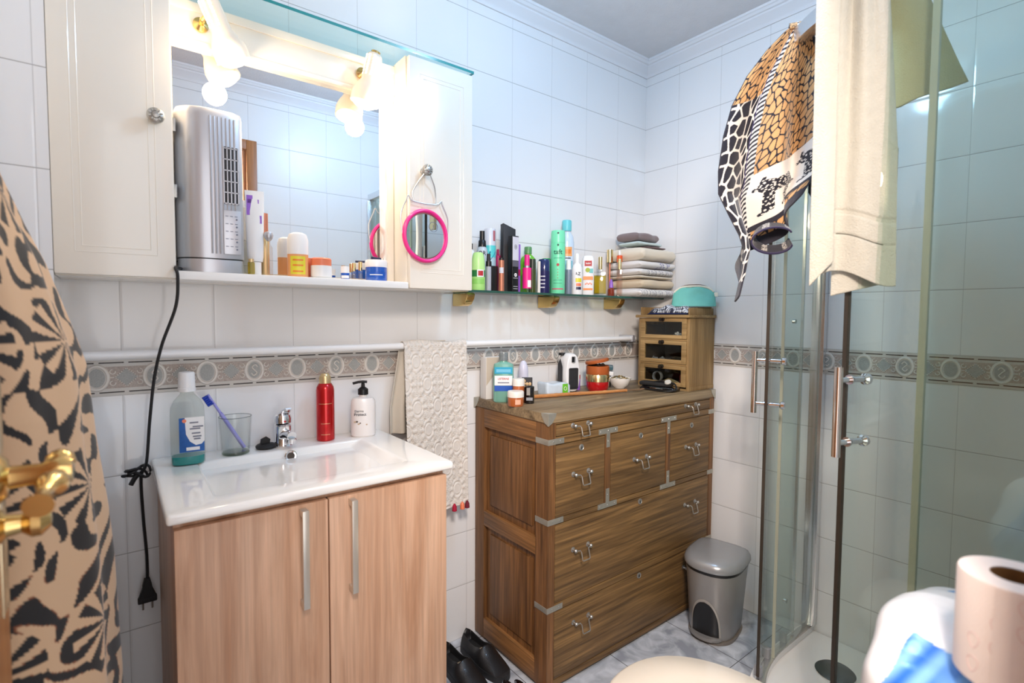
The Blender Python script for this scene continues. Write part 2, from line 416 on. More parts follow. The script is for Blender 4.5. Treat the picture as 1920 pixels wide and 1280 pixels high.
# cornice: a stepped profile (out, down) run along a wall
PROF = [(0, .062), (0.006, .062), (0.008, .054), (.012, .048), (.022, .036), (.032, .026), (.034, .020), (.040, .018), (.046, .010), (.050, .008), (.052, 0.0)]
def cornice(name, p, q, nrm):
    bm = NB(); p, q, nrm = Vector(p), Vector(q), Vector(nrm); d = (q - p).normalized(); rows = []
    for o, dn in PROF:
        rows.append((bm.verts.new(p + nrm * o + d * o + Vector((0, 0, CEIL - dn))), bm.verts.new(q + nrm * o - d * o + Vector((0, 0, CEIL - dn)))))
    for a, c in zip(rows[:-1], rows[1:]): bm.faces.new([a[0], a[1], c[1], c[0]])
    return struct(build(name, bm, white_gyp, angle=20))
cornice('trim_1', (XL, 0, 0), (0, 0, 0), (0, -1, 0)); cornice('trim_2', (0, 0, 0), (0, YF, 0), (-1, 0, 0)); cornice('trim_3', (0, YF, 0), (XL, YF, 0), (0, 1, 0))
cornice('trim_4', (XL, YF, 0), (XL, 0, 0), (1, 0, 0))

# decorative border course: relief of ovals, lattice panels and dashes
bd_base = pbr('border_glaze', rgb(206, 202, 196), 0.3, var=0.03); bd_dark = pbr('border_panel', rgb(180, 168, 160), 0.5, var=0.4, vscale=260)
bd_oval = pbr('border_oval_fill', rgb(166, 168, 166), 0.5, var=0.35, vscale=320); bd_rel = pbr('border_relief', rgb(222, 217, 210), 0.35, var=0.05); bd_dash = pbr('border_dash', rgb(48, 40, 38), 0.4)
def border(name, L0, M, first, par=0):
    """local frame: x along the wall, y out of the wall, z up from the course bottom"""
    bm = NB(); H = 0.0893; zc = H / 2
    def q(pts, mi): bm.faces.new([bm.verts.new(p) for p in pts]).material_index = mi
    box(bm, 0, L0, 0, 0.002, 0, H, mi=0)
    q([(0, .0023, .018), (L0, .0023, .018), (L0, .0023, H - .018), (0, .0023, H - .018)], 1)
    def ring(cx, a, b_, wd, y, mi, n=28, lo=.002):
        A = [[bm.verts.new((cx + rr * math.cos(t) * 1.0, yy, zc + (b_ + rr - a) * math.sin(t))) for t in [2 * PI * k / n for k in range(n)]] for rr, yy in ((a - wd, lo), (a - wd * .75, y), (a - wd * .25, y), (a, lo))]
        for r0, r1 in zip(A[:-1], A[1:]):
            for k in range(n): bm.faces.new([r0[k], r0[(k + 1) % n], r1[(k + 1) % n], r1[k]]).material_index = mi
    def disc(cx, a, b_, y, mi, n=24):
        bm.faces.new([bm.verts.new((cx + a * math.cos(2 * PI * k / n), y, zc + b_ * math.sin(2 * PI * k / n))) for k in range(n)]).material_index = mi
    P = 0.1155; k0 = int(math.ceil((-first) / P)); x = first + k0 * P; k = k0
    while x < L0 - 0.03:
        if x > 0.028:
            disc(x, .026, .031, .0028, 0); disc(x, .0165, .0225, .0032, 2); ring(x, .0265, .033, .009, .0052, 3)
            if (k + par) % 2:
                s_ = smoothpts([(x - .008, .004, zc + .008), (x - .002, .004, zc + .015), (x + .006, .004, zc + .008), (x, .004, zc), (x - .006, .004, zc - .008), (x + .002, .004, zc - .015), (x + .008, .004, zc - .008)], 4)
                tube(bm, s_, .0016, 6, mi=3)
        cx = x + P / 2
        if 0.04 < cx < L0 - .04:
            n = 4
            bm.faces.new([bm.verts.new((cx + dx, .0030, zc + dz)) for dx, dz in ((-.021, 0), (0, -.021), (.021, 0), (0, .021))]).material_index = 2
            for sx in (-1, 1):
                for sz in (-1, 1):
                    for t in range(6):
                        f = (t + .5) / 6; c = Vector((cx + sx * .023 * (1 - f), .003, zc + sz * .023 * f))
                        r = bmesh.ops.create_icosphere(bm, subdivisions=1, radius=.0021)
                        for v in r['verts']: v.co = v.co + c
                        for fc in {fc for v in r['verts'] for fc in v.link_faces}: fc.material_index = 3
                    tube(bm, [(cx + sx * (.027 + .0055 * math.sin(a)), .0035, zc + sz * .014 + .0055 * math.cos(a)) for a in [PI * 1.6 * j / 8 for j in range(9)]], .0014, 5, mi=3)
                tube(bm, [(cx + sx * .024, .0035, zc), (cx + sx * .034, .0035, zc)], .0014, 5, mi=3)
        x += P; k += 1
    for z in (.0085, H - .0085):
        x = (first % (P / 2)) - P / 2
        while x < L0:
            a, c = max(x + .0045, 0), min(x + P / 2 - .0045, L0)
            if c > a: box(bm, a, c, .0018, .0029, z - .0014, z + .0014, mi=4)
            x += P / 2
    for v in bm.verts: v.co = M @ v.co
    return struct(build(name, bm, [bd_base, bd_dark, bd_oval, bd_rel, bd_dash], smooth=True, angle=50))
ZB = 1.0017
# back wall: x runs to -X (local x = -X), outwards -Y
border('trim_5', 2.12, Matrix(((-1, 0, 0, 0), (0, -1, 0, 0), (0, 0, 1, ZB), (0, 0, 0, 1))), 0.1035, 1)
border('trim_6', 1.545, Matrix(((0, -1, 0, -.001), (-1, 0, 0, -.003), (0, 0, 1, ZB), (0, 0, 0, 1))), 0.475)

# doorway lining and casing (wooden), open door leaf
door_wood = wood('door_oak', rgb(150, 92, 46), rgb(190, 128, 70), 'Z', 1.0, 0.4, fine=0.3)
bm = NB()
box(bm, -1.47, -1.42, YF, YF + .014, 0, 2.10, .003); box(bm, -2.215, -2.175, YF, YF + .014, 0, 2.10, .003); box(bm, -2.175, -1.47, YF, YF + .014, 2.05, 2.10, .003)
box(bm, -1.485, -1.47, YF - .12, YF, 0, 2.05); box(bm, -2.19, -2.18, YF - .12, YF, 0, 2.05); box(bm, -2.18, -1.485, YF - .12, YF, 2.04, 2.05)
struct(build('door_1_frame', bm, door_wood))
dr = struct(thing('door_2', 'open wooden door leaf with polished brass lever at left edge', 'door', (-2.155, -1.15, 0.01)))
del dr['category']; del dr['label']
bm = NB(); box(bm, -.02, .02, -.375, .375, 0, 2.03, .003); build('door_leaf', bm, door_wood, dr)
bm = NB(); box(bm, .0195, .0225, .325, .362, .86, 1.12, .002); build('strike_plate', bm, pbr('plate_brass', (0.8, .68, .45, 1), .25, .9), dr)
bm = NB()
lathe(bm, [(.0, 0), (.026, 0), (.026, .006), (.02, .012), (.012, .014), (.011, .038), (.014, .044), (.016, .054), (.013, .064), (0, .066)], 20, M=T(.02, .30, 1.02) @ Ry(PI / 2))
tube(bm, smoothpts([(.072, .325, 1.030), (.074, .30, 1.023), (.072, .27, 1.017), (.068, .235, 1.020), (.064, .20, 1.013)], 6), [.010 + .004 * math.sin(i * .55) for i in range(25)], 12, rz=None)
build('lever_handle', bm, brass, dr)
bm = NB(); lathe(bm, [(0, 0), (.018, 0), (.018, .004), (.012, .008), (.010, .020), (.0165, .028), (.0165, .036), (.008, .044), (0, .045)], 16, M=T(.02, .315, .965) @ Ry(PI / 2)); build('latch_knob', bm, brass, dr)
# ================================================================== wall cabinet with mirror
CX0, CX1, CYF, CZ0, CZ1 = -2.1246, -1.112, -0.19, 1.282, 1.965
mc = thing('mirror_cabinet', 'cream bathroom wall cabinet with two doors, centre mirror and glass top', 'cabinet', (-1.617, 0, CZ0))
def loc_(x, y, z): return (x + 1.617, y, z - CZ0)
def cbox(bm, x0, x1, y0, y1, z0, z1, bev=0.002): box(bm, x0 + 1.617, x1 + 1.617, y0, y1, z0 - CZ0, z1 - CZ0, bev)
bm = NB()
cbox(bm, CX0, -1.915, -.172, -.003, CZ0, CZ1); cbox(bm, -1.335, CX1, -.172, -.003, CZ0, CZ1); cbox(bm, -1.915, -1.335, -.078, -.003, CZ0, 1.955, 0)
build('carcass', bm, cream_paint, mc)
bm = NB(); cbox(bm, -1.915, -1.335, -.188, -.078, CZ0, 1.302, .003); build('open_shelf', bm, white_lac, mc)
bm = NB(); cbox(bm, -1.905, -1.352, -.0815, -.079, 1.312, 1.87, 0); build('mirror_glass', bm, mirror_m, mc, smooth=False)
bm = NB()
cbox(bm, -1.915, -1.335, -.098, -.079, 1.855, 1.957, .003); cbox(bm, -1.915, -1.335, -.102, -.097, 1.935, 1.957, .002); cbox(bm, -1.915, -1.335, -.102, -.097, 1.855, 1.868, .002)
build('light_pelmet', bm, cream_paint, mc)
bm = NB(); cbox(bm, -1.357, -1.336, -.092, -.079, 1.303, 1.855, .003); build('mirror_stile', bm, cream_paint, mc)
def cabinet_door(x0, x1, kx, kz, lbl):
    bm = NB(); cbox(bm, x0, x1, -.192, -.173, CZ0 + .002, CZ1 - .004, .004)
    # shallow routed frame lines
    for o in (.034, .046):
        a, c, d, e_ = x0 + o, x1 - o, CZ0 + .05 + (o - .034), CZ1 - .05 - (o - .034)
        pts = [(a, d), (c, d), (c, e_), (a, e_)]
        for i in range(4):
            p, q = pts[i], pts[(i + 1) % 4]
            tube(bm, [loc_(p[0], -.1918, p[1]), loc_(q[0], -.1918, q[1])], .0011, 6)
    d = build('door', bm, cream_paint, mc)
    bm = NB(); lathe(bm, [(0, 0), (.011, 0), (.011, .003), (.006, .006), (.006, .014), (.014, .018), (.0165, .022), (.0165, .026), (.012, .030), (.008, .031), (.0065, .034), (0, .036)], 24, M=T(*loc_(kx, -.192, kz)) @ Rx(PI / 2))
    for k in range(10):
        a = 2 * PI * k / 10; box(bm, -.0012, .0012, .0085, .0135, .029, .0335, M=T(*loc_(kx, -.192, kz)) @ Rx(PI / 2) @ Rz(a))
    build('door_knob', bm, pewter, d)
cabinet_door(CX0, -1.915, -1.948, 1.632, ''); cabinet_door(-1.332, CX1, -1.286, 1.632, '')
bm = NB(); 
for z in (1.47, 1.62): cbox(bm, -1.9149, -1.908, -.17, -.15, z, z + .03, .001)
build_each('hinge', bm, pewter, mc)
bm = NB()
box(bm, CX0 + .001, CX1 + .002, -.1965, -.003, CZ1 + .0005, CZ1 + .0085, M=T(1.617, 0, -CZ0))
for f in bm.faces:
    if abs(f.normal.z) < .5: f.material_index = 1
build('glass_top', bm, [shelfglass, teal_edge], mc, smooth=False)

# two swivel spot lamps on the pelmet
bulb_on = emis('lamp_glow', (1.0, .83, .62), 9.0); frosted = emis('led_glow', (1.0, .9, .78), 7.0)
housing = pbr('spot_housing', rgb(238, 226, 208), 0.25, var=0.01)
def spot(lx, label, tilt, dz, k=1.3):
    # head axis runs from the arm down and forward
    t = thing('spot_lamp', label, 'lamp', (lx, -.1025, 1.905), 0, 'swivel spot lamps on the mirror pelmet')
    bm = NB(); lathe(bm, [(0, 0), (.017, 0), (.017, .006), (.010, .010), (.006, .012), (.006, .03)], 20, M=Rx(PI / 2)); tube(bm, smoothpts([(0, -.03, 0), (.004, -.040, .004), (.010, -.048, .008)], 6), .005, 10)
    build('swivel_arm', bm, brass, t)
    Mh = T(.012, -.062, .012 + dz) @ Ry(math.radians(tilt)) @ Rx(math.radians(10)) @ Matrix.Scale(k, 4)
    bm = NB(); lathe(bm, [(.0, .012), (.013, .012), (.016, .008), (.017, .0), (.018, -.045), (.026, -.060), (.031, -.075), (.031, -.094), (.028, -.094), (.024, -.07)], 28, M=Mh, cap=False); build('lamp_head', bm, housing, t)
    bm = NB(); lathe(bm, [(.017, .010), (.0176, .002), (.0176, -.044)], 28, M=Mh, cap=False)
    for i in range(0): pass
    bm.free()
    bm = NB()
    for i in range(5):
        for j in range(7):
            a = PI * (1.1 + i * .2); box(bm, -.0022, .0022, -.0005, .0005, -.0022, .0022, .0004, 1, M=Mh @ Rz(a) @ T(0, -.0175, .004 - j * .0065))
    build('led_grid', bm, frosted, t)
    bm = NB(); lathe(bm, [(0, -.105), (.012, -.104), (.022, -.099), (.028, -.090), (.027, -.08), (0, -.078)], 24, M=Mh); build('bulb', bm, bulb_on, t)
    bm = NB(); lathe(bm, [(.010, .0), (.010, .006), (0, .007)], 12, M=Mh @ T(0, 0, .012)); build('rear_screw', bm, brass, t)
spot(-1.845, 'frosted spot lamp at left end of the mirror pelmet, above the tower fan', -26, .016); spot(-1.44, 'white spot lamp at right end of the mirror pelmet, beside the right cabinet door', 10, .008)

# ------------------------------------------------------------------ hand mirror on the right knob
hm = thing('hanging_mirror', 'small round mirror with hot pink rim hanging from cabinet knob', 'mirror', (-1.286, -.197, 1.44)); hm.scale = (1.2, 1, 1.2)
bm = NB(); n = 48
tube(bm, [(.058 * math.cos(2 * PI * k / n), -.006, .062 * math.sin(2 * PI * k / n)) for k in range(n)], .0085, 12, closed=True, rz=.005); build('pink_rim', bm, pink, hm)
bm = NB(); lathe(bm, [(0, 0), (.054, 0), (.054, .002), (0, .002)], 40, M=T(0, -.004, 0) @ Rx(PI / 2)); build('glass', bm, mirror_m, hm)
bm = NB(); wire = pbr('wire_steel', (.6, .6, .6, 1), .3, .9)
tube(bm, smoothpts([(-.030, -.003, .082), (-.034, -.003, .104), (-.022, -.008, .128), (-.006, -.016, .152), (0, -.017, .162), (.008, -.016, .150), (.024, -.008, .126), (.030, -.003, .104), (.030, -.003, .086)], 6), .0016, 8)
tube(bm, smoothpts([(-.062, -.004, .0), (-.066, -.004, .045), (-.052, -.004, .082), (-.046, -.004, .094), (-.036, -.004, .083), (0, -.004, .080), (.034, -.004, .083), (.046, -.004, .092), (.050, -.004, .082), (.066, -.004, .045), (.062, -.004, 0)], 6), .0016, 8)
build('wire_hanger', bm, wire, hm)
bm = NB(); n = 24; tube(bm, [(.022 + .012 * math.cos(2 * PI * k / n), -.0065, .025 + .012 * math.sin(2 * PI * k / n)) for k in range(n)], .0007, 5, closed=True); tube(bm, [(.022, -.0065, .030), (.022, -.0065, .022), (.017, -.0065, .018)], .0007, 5); build('etched_emblem', bm, inkg, hm)

# ------------------------------------------------------------------ tower fan heater on the open shelf
fan = thing('tower_heater', 'silver tower fan heater with slotted grille standing before the mirror', 'heater', (-1.835, -.135, 1.302))
def rrect(w_, d_, r, n=8):
    out = []
    for cx, cy, a0 in ((w_ / 2 - r, d_ / 2 - r, 0), (-w_ / 2 + r, d_ / 2 - r, PI / 2), (-w_ / 2 + r, -d_ / 2 + r, PI), (w_ / 2 - r, -d_ / 2 + r, 3 * PI / 2)):
        for k in range(n + 1): a = a0 + PI / 2 * k / n; out.append((cx + r * math.cos(a), cy + r * math.sin(a)))
    return out
def fan_out(s=1.0, n=20):
    """D-shaped plan: full round left side, flatter ribbed right side"""
    return [(s * (-.012 + .062 * math.cos(a)) , s * .048 * math.sin(a)) for a in [PI / 2 + PI * k / n for k in range(n + 1)]] + [(s * .05, -s * .048), (s * .062, -s * .040), (s * .066, -s * .02), (s * .066, s * .02), (s * .062, s * .040), (s * .05, s * .048)]
def loft(bm, outs, mi=0, cap=True):
    rings = [[bm.verts.new((x, y, z)) for x, y in o] for o, z in outs]
    for a, c in zip(rings[:-1], rings[1:]):
        n = len(a)
        for k in range(n): bm.faces.new([a[k], a[(k + 1) % n], c[(k + 1) % n], c[k]]).material_index = mi
    if cap: bm.faces.new(rings[0][::-1]).material_index = mi; bm.faces.new(rings[-1]).material_index = mi
bm = NB(); loft(bm, [(fan_out(.99), .034), (fan_out(1.0), .038), (fan_out(1.0), .368), (fan_out(.99), .376), (fan_out(.95), .382), (fan_out(.85), .385)]); build('housing', bm, silverp, fan)
bm = NB(); loft(bm, [(fan_out(.99), .0), (fan_out(1.0), .004), (fan_out(.97), .031)]); build('base', bm, silverp, fan)
bm = NB(); loft(bm, [(fan_out(.965), .030), (fan_out(.965), .035)]); build('shadow_gap', bm, black, fan)
bm = NB()
for k in range(7): tube(bm, [(-.006 + k * .0085, -.0482, .045), (-.006 + k * .0085, -.0482, .366)], .0022, 8)
build_each('front_rib', bm, silverp, fan)
bm = NB(); box(bm, .020, .052, -.0500, -.047, .165, .300, .001); gr = build('grille', bm, blackm, fan)
bm = NB()
for k in range(5): box(bm, .0195 + k * .0076, .0215 + k * .0076, -.0512, -.0495, .165, .300)
for k in range(6): box(bm, .020, .052, -.0512, -.0495, .165 + k * .026, .1672 + k * .026)
build_each('grille_bar', bm, silverp, gr, smooth=False)
bm = NB(); box(bm, .018, .056, -.0505, -.0475, .045, .15, .0015); cp = build('control_panel', bm, silverp, fan)
bm = NB()
for k, z in enumerate((.135, .117, .099, .081, .063)):
    for j in range(3): box(bm, .022 + j * .010, .028 + j * .010, -.0510, -.0504, z, z + .0016); 
    lathe(bm, [(0, 0), (.0022, 0), (.0022, .0012), (0, .0014)], 10, M=T(.046, -.0503, z - .006) @ Rx(PI / 2))
build('button_marks', bm, inkg, cp)
# power cord from the fan down the wall
bm = NB()
cord = thing('power_cord', 'black power cord from the tower heater hanging down the left wall with two-pin plug', 'cord', (-1.913, -.2, 1.309))
def cl(p): return (p[0] + 1.913, p[1] + .2, p[2] - 1.309)
tube(bm, [cl(p) for p in smoothpts([(-1.90, -.150, 1.308), (-1.912, -.185, 1.309), (-1.9175, -.2015, 1.306), (-1.914, -.2045, 1.285), (-1.918, -.19, 1.22), (-1.944, -.15, 1.13), (-1.958, -.11, 1.05), (-1.968, -.088, .95), (-1.976, -.06, .84), (-1.987, -.045, .80), (-1.985, -.035, .70), (-1.980, -.032, .60), (-1.980, -.032, .535)], 8)], .0034, 8)
build('cable', bm, rubber, cord)
bm = NB()
for k in range(3):
    a = k * 2.1; tube(bm, [cl((-1.990 + .022 * math.cos(t + a) - .006 * k, -.045 + .008 * math.sin(2 * t), .815 + .010 * math.sin(t) + .006 * math.sin(2 * t + a))) for t in [2 * PI * j / 18 for j in range(18)]], .003, 7, closed=True)
tube(bm, [cl(p) for p in smoothpts([(-1.99, -.045, .812), (-2.000, -.045, .80), (-2.008, -.045, .785)], 5)], .0055, 8)
build('cable_tie_loop', bm, rubber, cord)
bm = NB(); Mp = T(*cl((-1.981, -.032, .49)))
prism(bm, [(-.008, .0), (.008, 0), (.010, .030), (.006, .048), (-.006, .048), (-.010, .03)], -.008, .008, M=Mp @ Rx(PI / 2), bev=.002)
box(bm, -.020, .020, -.0075, .0075, -.012, .002, .003, M=Mp); loft_ = 0
prism(bm, [(-.019, 0), (.019, 0), (.009, .028), (-.009, .028)], -.0075, .0075, M=Mp @ Rx(PI / 2), bev=.002); build('plug', bm, rubber, cord)
bm = NB()
for sx in (-1, 1): tube(bm, [(Mp @ Vector((sx * .0095, 0, -.010))), (Mp @ Vector((sx * .0095, 0, -.030)))], .0022, 8)
build_each('plug_pin', bm, pewter, cord)

# ------------------------------------------------------------------ generic bottle builder
def piece(t, name, mat, prof=None, sx=1, sy=1, bx=None, bev=.003, seg=32):
    bm = NB()
    if prof: lathe(bm, prof, seg, sx=sx, sy=sy)
    if bx: box(bm, -bx[0] / 2, bx[0] / 2, -bx[1] / 2, bx[1] / 2, bx[2], bx[3], bev, 3)
    return build(name, bm, mat, t)
def item(name, label, cat, x, y, z, group=None, rz=None):
    return thing(name, label, cat, (x, y, z), aim(x, y) if rz is None else rz, group)
def rect_label(t, w_, z0, z1, y, mat, name='label_panel', x=0.0):
    bm = NB(); box(bm, x - w_ / 2, x + w_ / 2, y - .0004, y + .0004, z0, z1); return build(name, bm, mat, t, smooth=False)
def tp(parent, s, size, mat, y, z, x=0, rot=0, **k): return text(parent, s, size, mat, M=T(x, y, z) @ Ry(rot), **k)

# toiletries on the mirror cabinet's open shelf (z = 1.302)
ZS = 1.3022
GS = 'toiletries on the mirror shelf'
t = item('toothpaste_tube', 'white and violet toothpaste tube standing upright on its cap beside the tower heater', 'tube', -1.742, -.150, ZS, GS)
bm = NB()
secs = [(0.0, .013, .013), (.004, .0135, .0135), (.030, .0135, .0135), (.034, .017, .015), (.05, .019, .016), (.12, .0205, .010), (.18, .0215, .004), (.212, .022, .001)]
loft(bm, [([(a * math.cos(2 * PI * k / 24), c * math.sin(2 * PI * k / 24)) for k in range(24)], z) for z, a, c in secs[3:]]); tb = build('tube_body', bm, white, t)
piece(t, 'cap', white, [(.0, 0), (.0125, 0), (.0135, .003), (.0135, .033), (0, .034)])
bm = NB(); 
for (x0, x1, z0, z1) in ((-.018, -.004, .15, .2), (-.003, .016, .13, .15), (-.016, .010, .18, .19)): box(bm, x0, x1, -.0085, -.0075, z0, z1, .0004)
for v in bm.verts: v.co.y = -(.0172 - (v.co.z) * .075) + (.0006 if v.co.y > -.008 else 0)
build('violet_print', bm, purple, t)
t = item('serum_bottle', 'slim tan bottle with white cap half hidden behind the toothpaste tube', 'bottle', -1.762, -.120, ZS, GS)
piece(t, 'bottle', clearplastic, [(0, 0), (.011, 0), (.0115, .003), (.0115, .08), (.006, .09), (.006, .095), (0, .095)]); piece(t, 'cap', offw, [(.0, .09), (.0078, .09), (.0078, .172), (0, .173)])
t = item('roller_bottle', 'tan roller bottle with small round metal charm behind toothpaste', 'bottle', -1.712, -.118, ZS, GS)
piece(t, 'bottle', goldp, [(0, 0), (.0095, 0), (.0105, .003), (.0105, .105), (.007, .112), (0, .112)]); piece(t, 'cap', bronze, [(0, .112), (.0082, .112), (.0082, .164), (0, .165)])
t = item('perfume_vial', 'clear perfume vial with round silver stopper next to the toothpaste', 'bottle', -1.712, -.158, ZS, GS)
piece(t, 'vial', pink_clear, [(0, 0), (.0085, 0), (.009, .002), (.009, .072), (.004, .080), (.004, .088), (0, .088)]); piece(t, 'round_stopper', silverp, [(0, .088), (.004, .088), (.009, .094), (.0115, .102), (.009, .110), (0, .114)])
t = item('glass_pot', 'tiny square clear glass pot at the foot of the tower heater', 'pot', -1.757, -.176, ZS, GS)
piece(t, 'pot', yel_clear, bx=(.016, .014, 0, .03)); piece(t, 'lid', goldp, [(0, .03), (.006, .03), (.006, .038), (0, .038)])
t = item('sun_lotion_bottle', 'white capped lotion bottle with orange body on mirror shelf', 'bottle', -1.635, -.137, ZS, GS)
piece(t, 'bottle', orange2, [(0, 0), (.024, 0), (.0262, .004), (.0262, .062), (0, .062)], sy=.7); piece(t, 'cap', white, [(0, .0615), (.0266, .0615), (.0268, .10), (.022, .115), (.012, .120), (0, .121)], sy=.72)
lb = arc_label(t, .0264, .008, .056, .75, yellow, sy=.7)
for z in (.014, .030, .044): arc_label(lb, .0268, z, z + .004, .5, orange, 'print_bar', sy=.705)
t = item('cream_jar', 'coral lidded small cream jar partly behind a white jar', 'jar', -1.592, -.106, ZS, GS)
piece(t, 'jar', coral, [(0, 0), (.016, 0), (.017, .003), (.017, .038), (0, .038)]); piece(t, 'lid', coral, [(0, .038), (.018, .038), (.018, .054), (.016, .057), (0, .057)])
t = item('cream_jar', 'white cream jar with coral orange lid at the mirror shelf edge', 'jar', -1.577, -.148, ZS, GS)
piece(t, 'jar', white, [(0, 0), (.023, 0), (.0275, .004), (.0275, .034), (0, .034)]); piece(t, 'lid', coral, [(0, .034), (.0265, .034), (.0265, .052), (.024, .055), (0, .055)])
t = item('sample_pot', 'tiny blue and white sample pot on the mirror shelf', 'pot', -1.508, -.14, ZS, GS)
piece(t, 'pot', blue, [(0, 0), (.011, 0), (.0115, .002), (.0115, .019), (0, .019)]); piece(t, 'lid', white, [(0, .019), (.0118, .019), (.0118, .038), (0, .039)])
lb = arc_label(t, .0116, .004, .012, 1.0, inkw)
for x, y, hh, lbn in ((-1.477, -.125, .050, 'first'), (-1.455, -.118, .056, 'second')):
    t = item('mini_perfume', 'mini clear perfume bottle with gold cap, ' + ('nearer the sample pot' if lbn == 'first' else 'against the large blue jar'), 'bottle', x, y, ZS, GS)
    piece(t, 'bottle', clear, bx=(.015, .013, 0, hh * .55)); piece(t, 'juice', pink_clear, bx=(.012, .010, .003, hh * .4)); piece(t, 'cap', gold, [(0, hh * .55), (.0055, hh * .55), (.0055, hh), (0, hh)])
t = item('face_cream_jar', 'wide royal blue cream jar with white lid at right of mirror shelf', 'jar', -1.416, -.142, ZS, GS)
piece(t, 'jar', pbr('blue_jar', rgb(30, 92, 190), .12, coat=.7, var=.04), [(0, 0), (.029, 0), (.031, .004), (.031, .040), (0, .040)]); piece(t, 'lid', white, [(0, .040), (.032, .040), (.0322, .056), (.030, .061), (0, .062)])
lb = arc_label(t, .0312, .010, .026, .9, blue)
arc_label(lb, .0316, .016, .0185, .6, inkw, 'print_bar')
t = item('lip_balm', 'small dark lip balm stick lying on the blue jar lid', 'cosmetic', -1.416, -.142, ZS + .062, None, .35)
bm = NB(); lathe(bm, [(0, -.016), (.0045, -.016), (.0045, .016), (0, .016)], 14, M=T(.0, 0, .0046) @ Ry(PI / 2)); build('stick', bm, navy, t)
t = item('mini_tube', 'mini clear tube standing behind the blue cream jar', 'tube', -1.385, -.112, ZS, GS)
piece(t, 'tube', clearplastic, [(0, 0), (.008, 0), (.008, .055), (0, .056)]); piece(t, 'cap', offw, [(0, .056), (.006, .056), (.006, .072), (0, .073)])
# ================================================================== vanity unit
elm = wood('vanity_elm', rgb(186, 140, 108), rgb(222, 182, 152), 'Z', 1.0, 0.42, contrast=(.32, .66), fine=0.28, streak=16, warp=.2)
VT = 0.8335
va = thing('vanity_unit', 'light wood two-door vanity cabinet under the white basin', 'cabinet', (-1.66, -.235, 0))
def V_(x0, x1, y0, y1, z0, z1, bev=.001, bm=None): box(bm, x0 + 1.66, x1 + 1.66, y0 + .235, y1 + .235, z0, z1, bev)
for nm_, a_ in (('side_panel', (-1.953, -1.937, -.452, -.004, .08, VT - .0205)), ('side_panel', (-1.388, -1.372, -.452, -.004, .08, VT - .0205)), ('bottom_panel', (-1.937, -1.388, -.452, -.004, .08, .096)), ('back_panel', (-1.937, -1.388, -.020, -.004, .096, VT - .15)), ('front_rail', (-1.937, -1.388, -.452, -.436, VT - .034, VT - .0205))):
    bm = NB(); V_(*a_, bm=bm); build(nm_, bm, elm, va)
bm = NB(); V_(-1.94, -1.385, -.42, -.01, 0, .08, bm=bm); build('plinth', bm, elm, va)
for x0, x1, hx, zo in ((-1.953, -1.6705, -1.724, 0), (-1.6675, -1.372, -1.619, 0)):
    bm = NB(); V_(x0, x1, -.471, -.4525, .083, .800, .0015, bm=bm); d = build('door', bm, elm, va)
    bm = NB(); V_(hx - .0065, hx + .0065, -.497, -.489, .583, .793, .001, bm=bm); V_(hx - .0065, hx + .0065, -.49, -.4712, .583, .597, .001, bm=bm); V_(hx - .0065, hx + .0065, -.49, -.4712, .779, .793, .001, bm=bm)
    build('bar_handle', bm, pbr('handle_nickel', (.66, .62, .55, 1), .3, .7), d)

# moulded basin top
ws = thing('wash_basin', 'white ceramic basin top with sloping rectangular bowl', 'sink', (-1.66, -.24, VT - .02))
bm = NB()
def R4(x0, x1, y0, y1, z): return [bm.verts.new((x + 1.66, y + .24, z - VT + .02)) for x, y in ((x0, y0), (x1, y0), (x1, y1), (x0, y1))]
o0 = R4(-1.965, -1.356, -.481, -.002, VT - .02); o1 = R4(-1.965, -1.356, -.481, -.002, VT)
r1 = R4(-1.875, -1.452, -.405, -.112, VT); r2 = R4(-1.845, -1.60, -.375, -.135, VT - .085)
bm.faces.new(o0[::-1])
for a, c in ((o0, o1), (o1, r1), (r1, r2)):
    for k in range(4): bm.faces.new([a[k], a[(k + 1) % 4], c[(k + 1) % 4], c[k]])
bm.faces.new(r2)
bmesh.ops.bevel(bm, geom=[e for e in bm.edges if not (set(e.verts) & set(o0)) or True], offset=.006, segments=4, profile=.5, affect='EDGES')
build('basin_top', bm, ceramic, ws, angle=60)
bm = NB(); Mo = T(.0, .1065, .006) @ Rx(PI / 2 - .25)
lathe(bm, [(.0095, 0), (.0155, 0), (.016, .002), (.014, .0035), (.0098, .003), (.0095, -.002)], 28, M=Mo, cap=False); ov = build('overflow_ring', bm, chrome, ws)
bm = NB(); lathe(bm, [(0, 0), (.0095, 0), (.0095, .0005), (0, .0005)], 24, M=Mo); build('overflow_hole', bm, pbr('overflow_dark', rgb(70, 58, 48), .5), ov)
bm = NB(); lathe(bm, [(0, 0), (.022, 0), (.022, .003), (.016, .004), (0, .001)], 28, M=T(-.06, -.015, -.0655)); build('waste_ring', bm, chrome, ws)

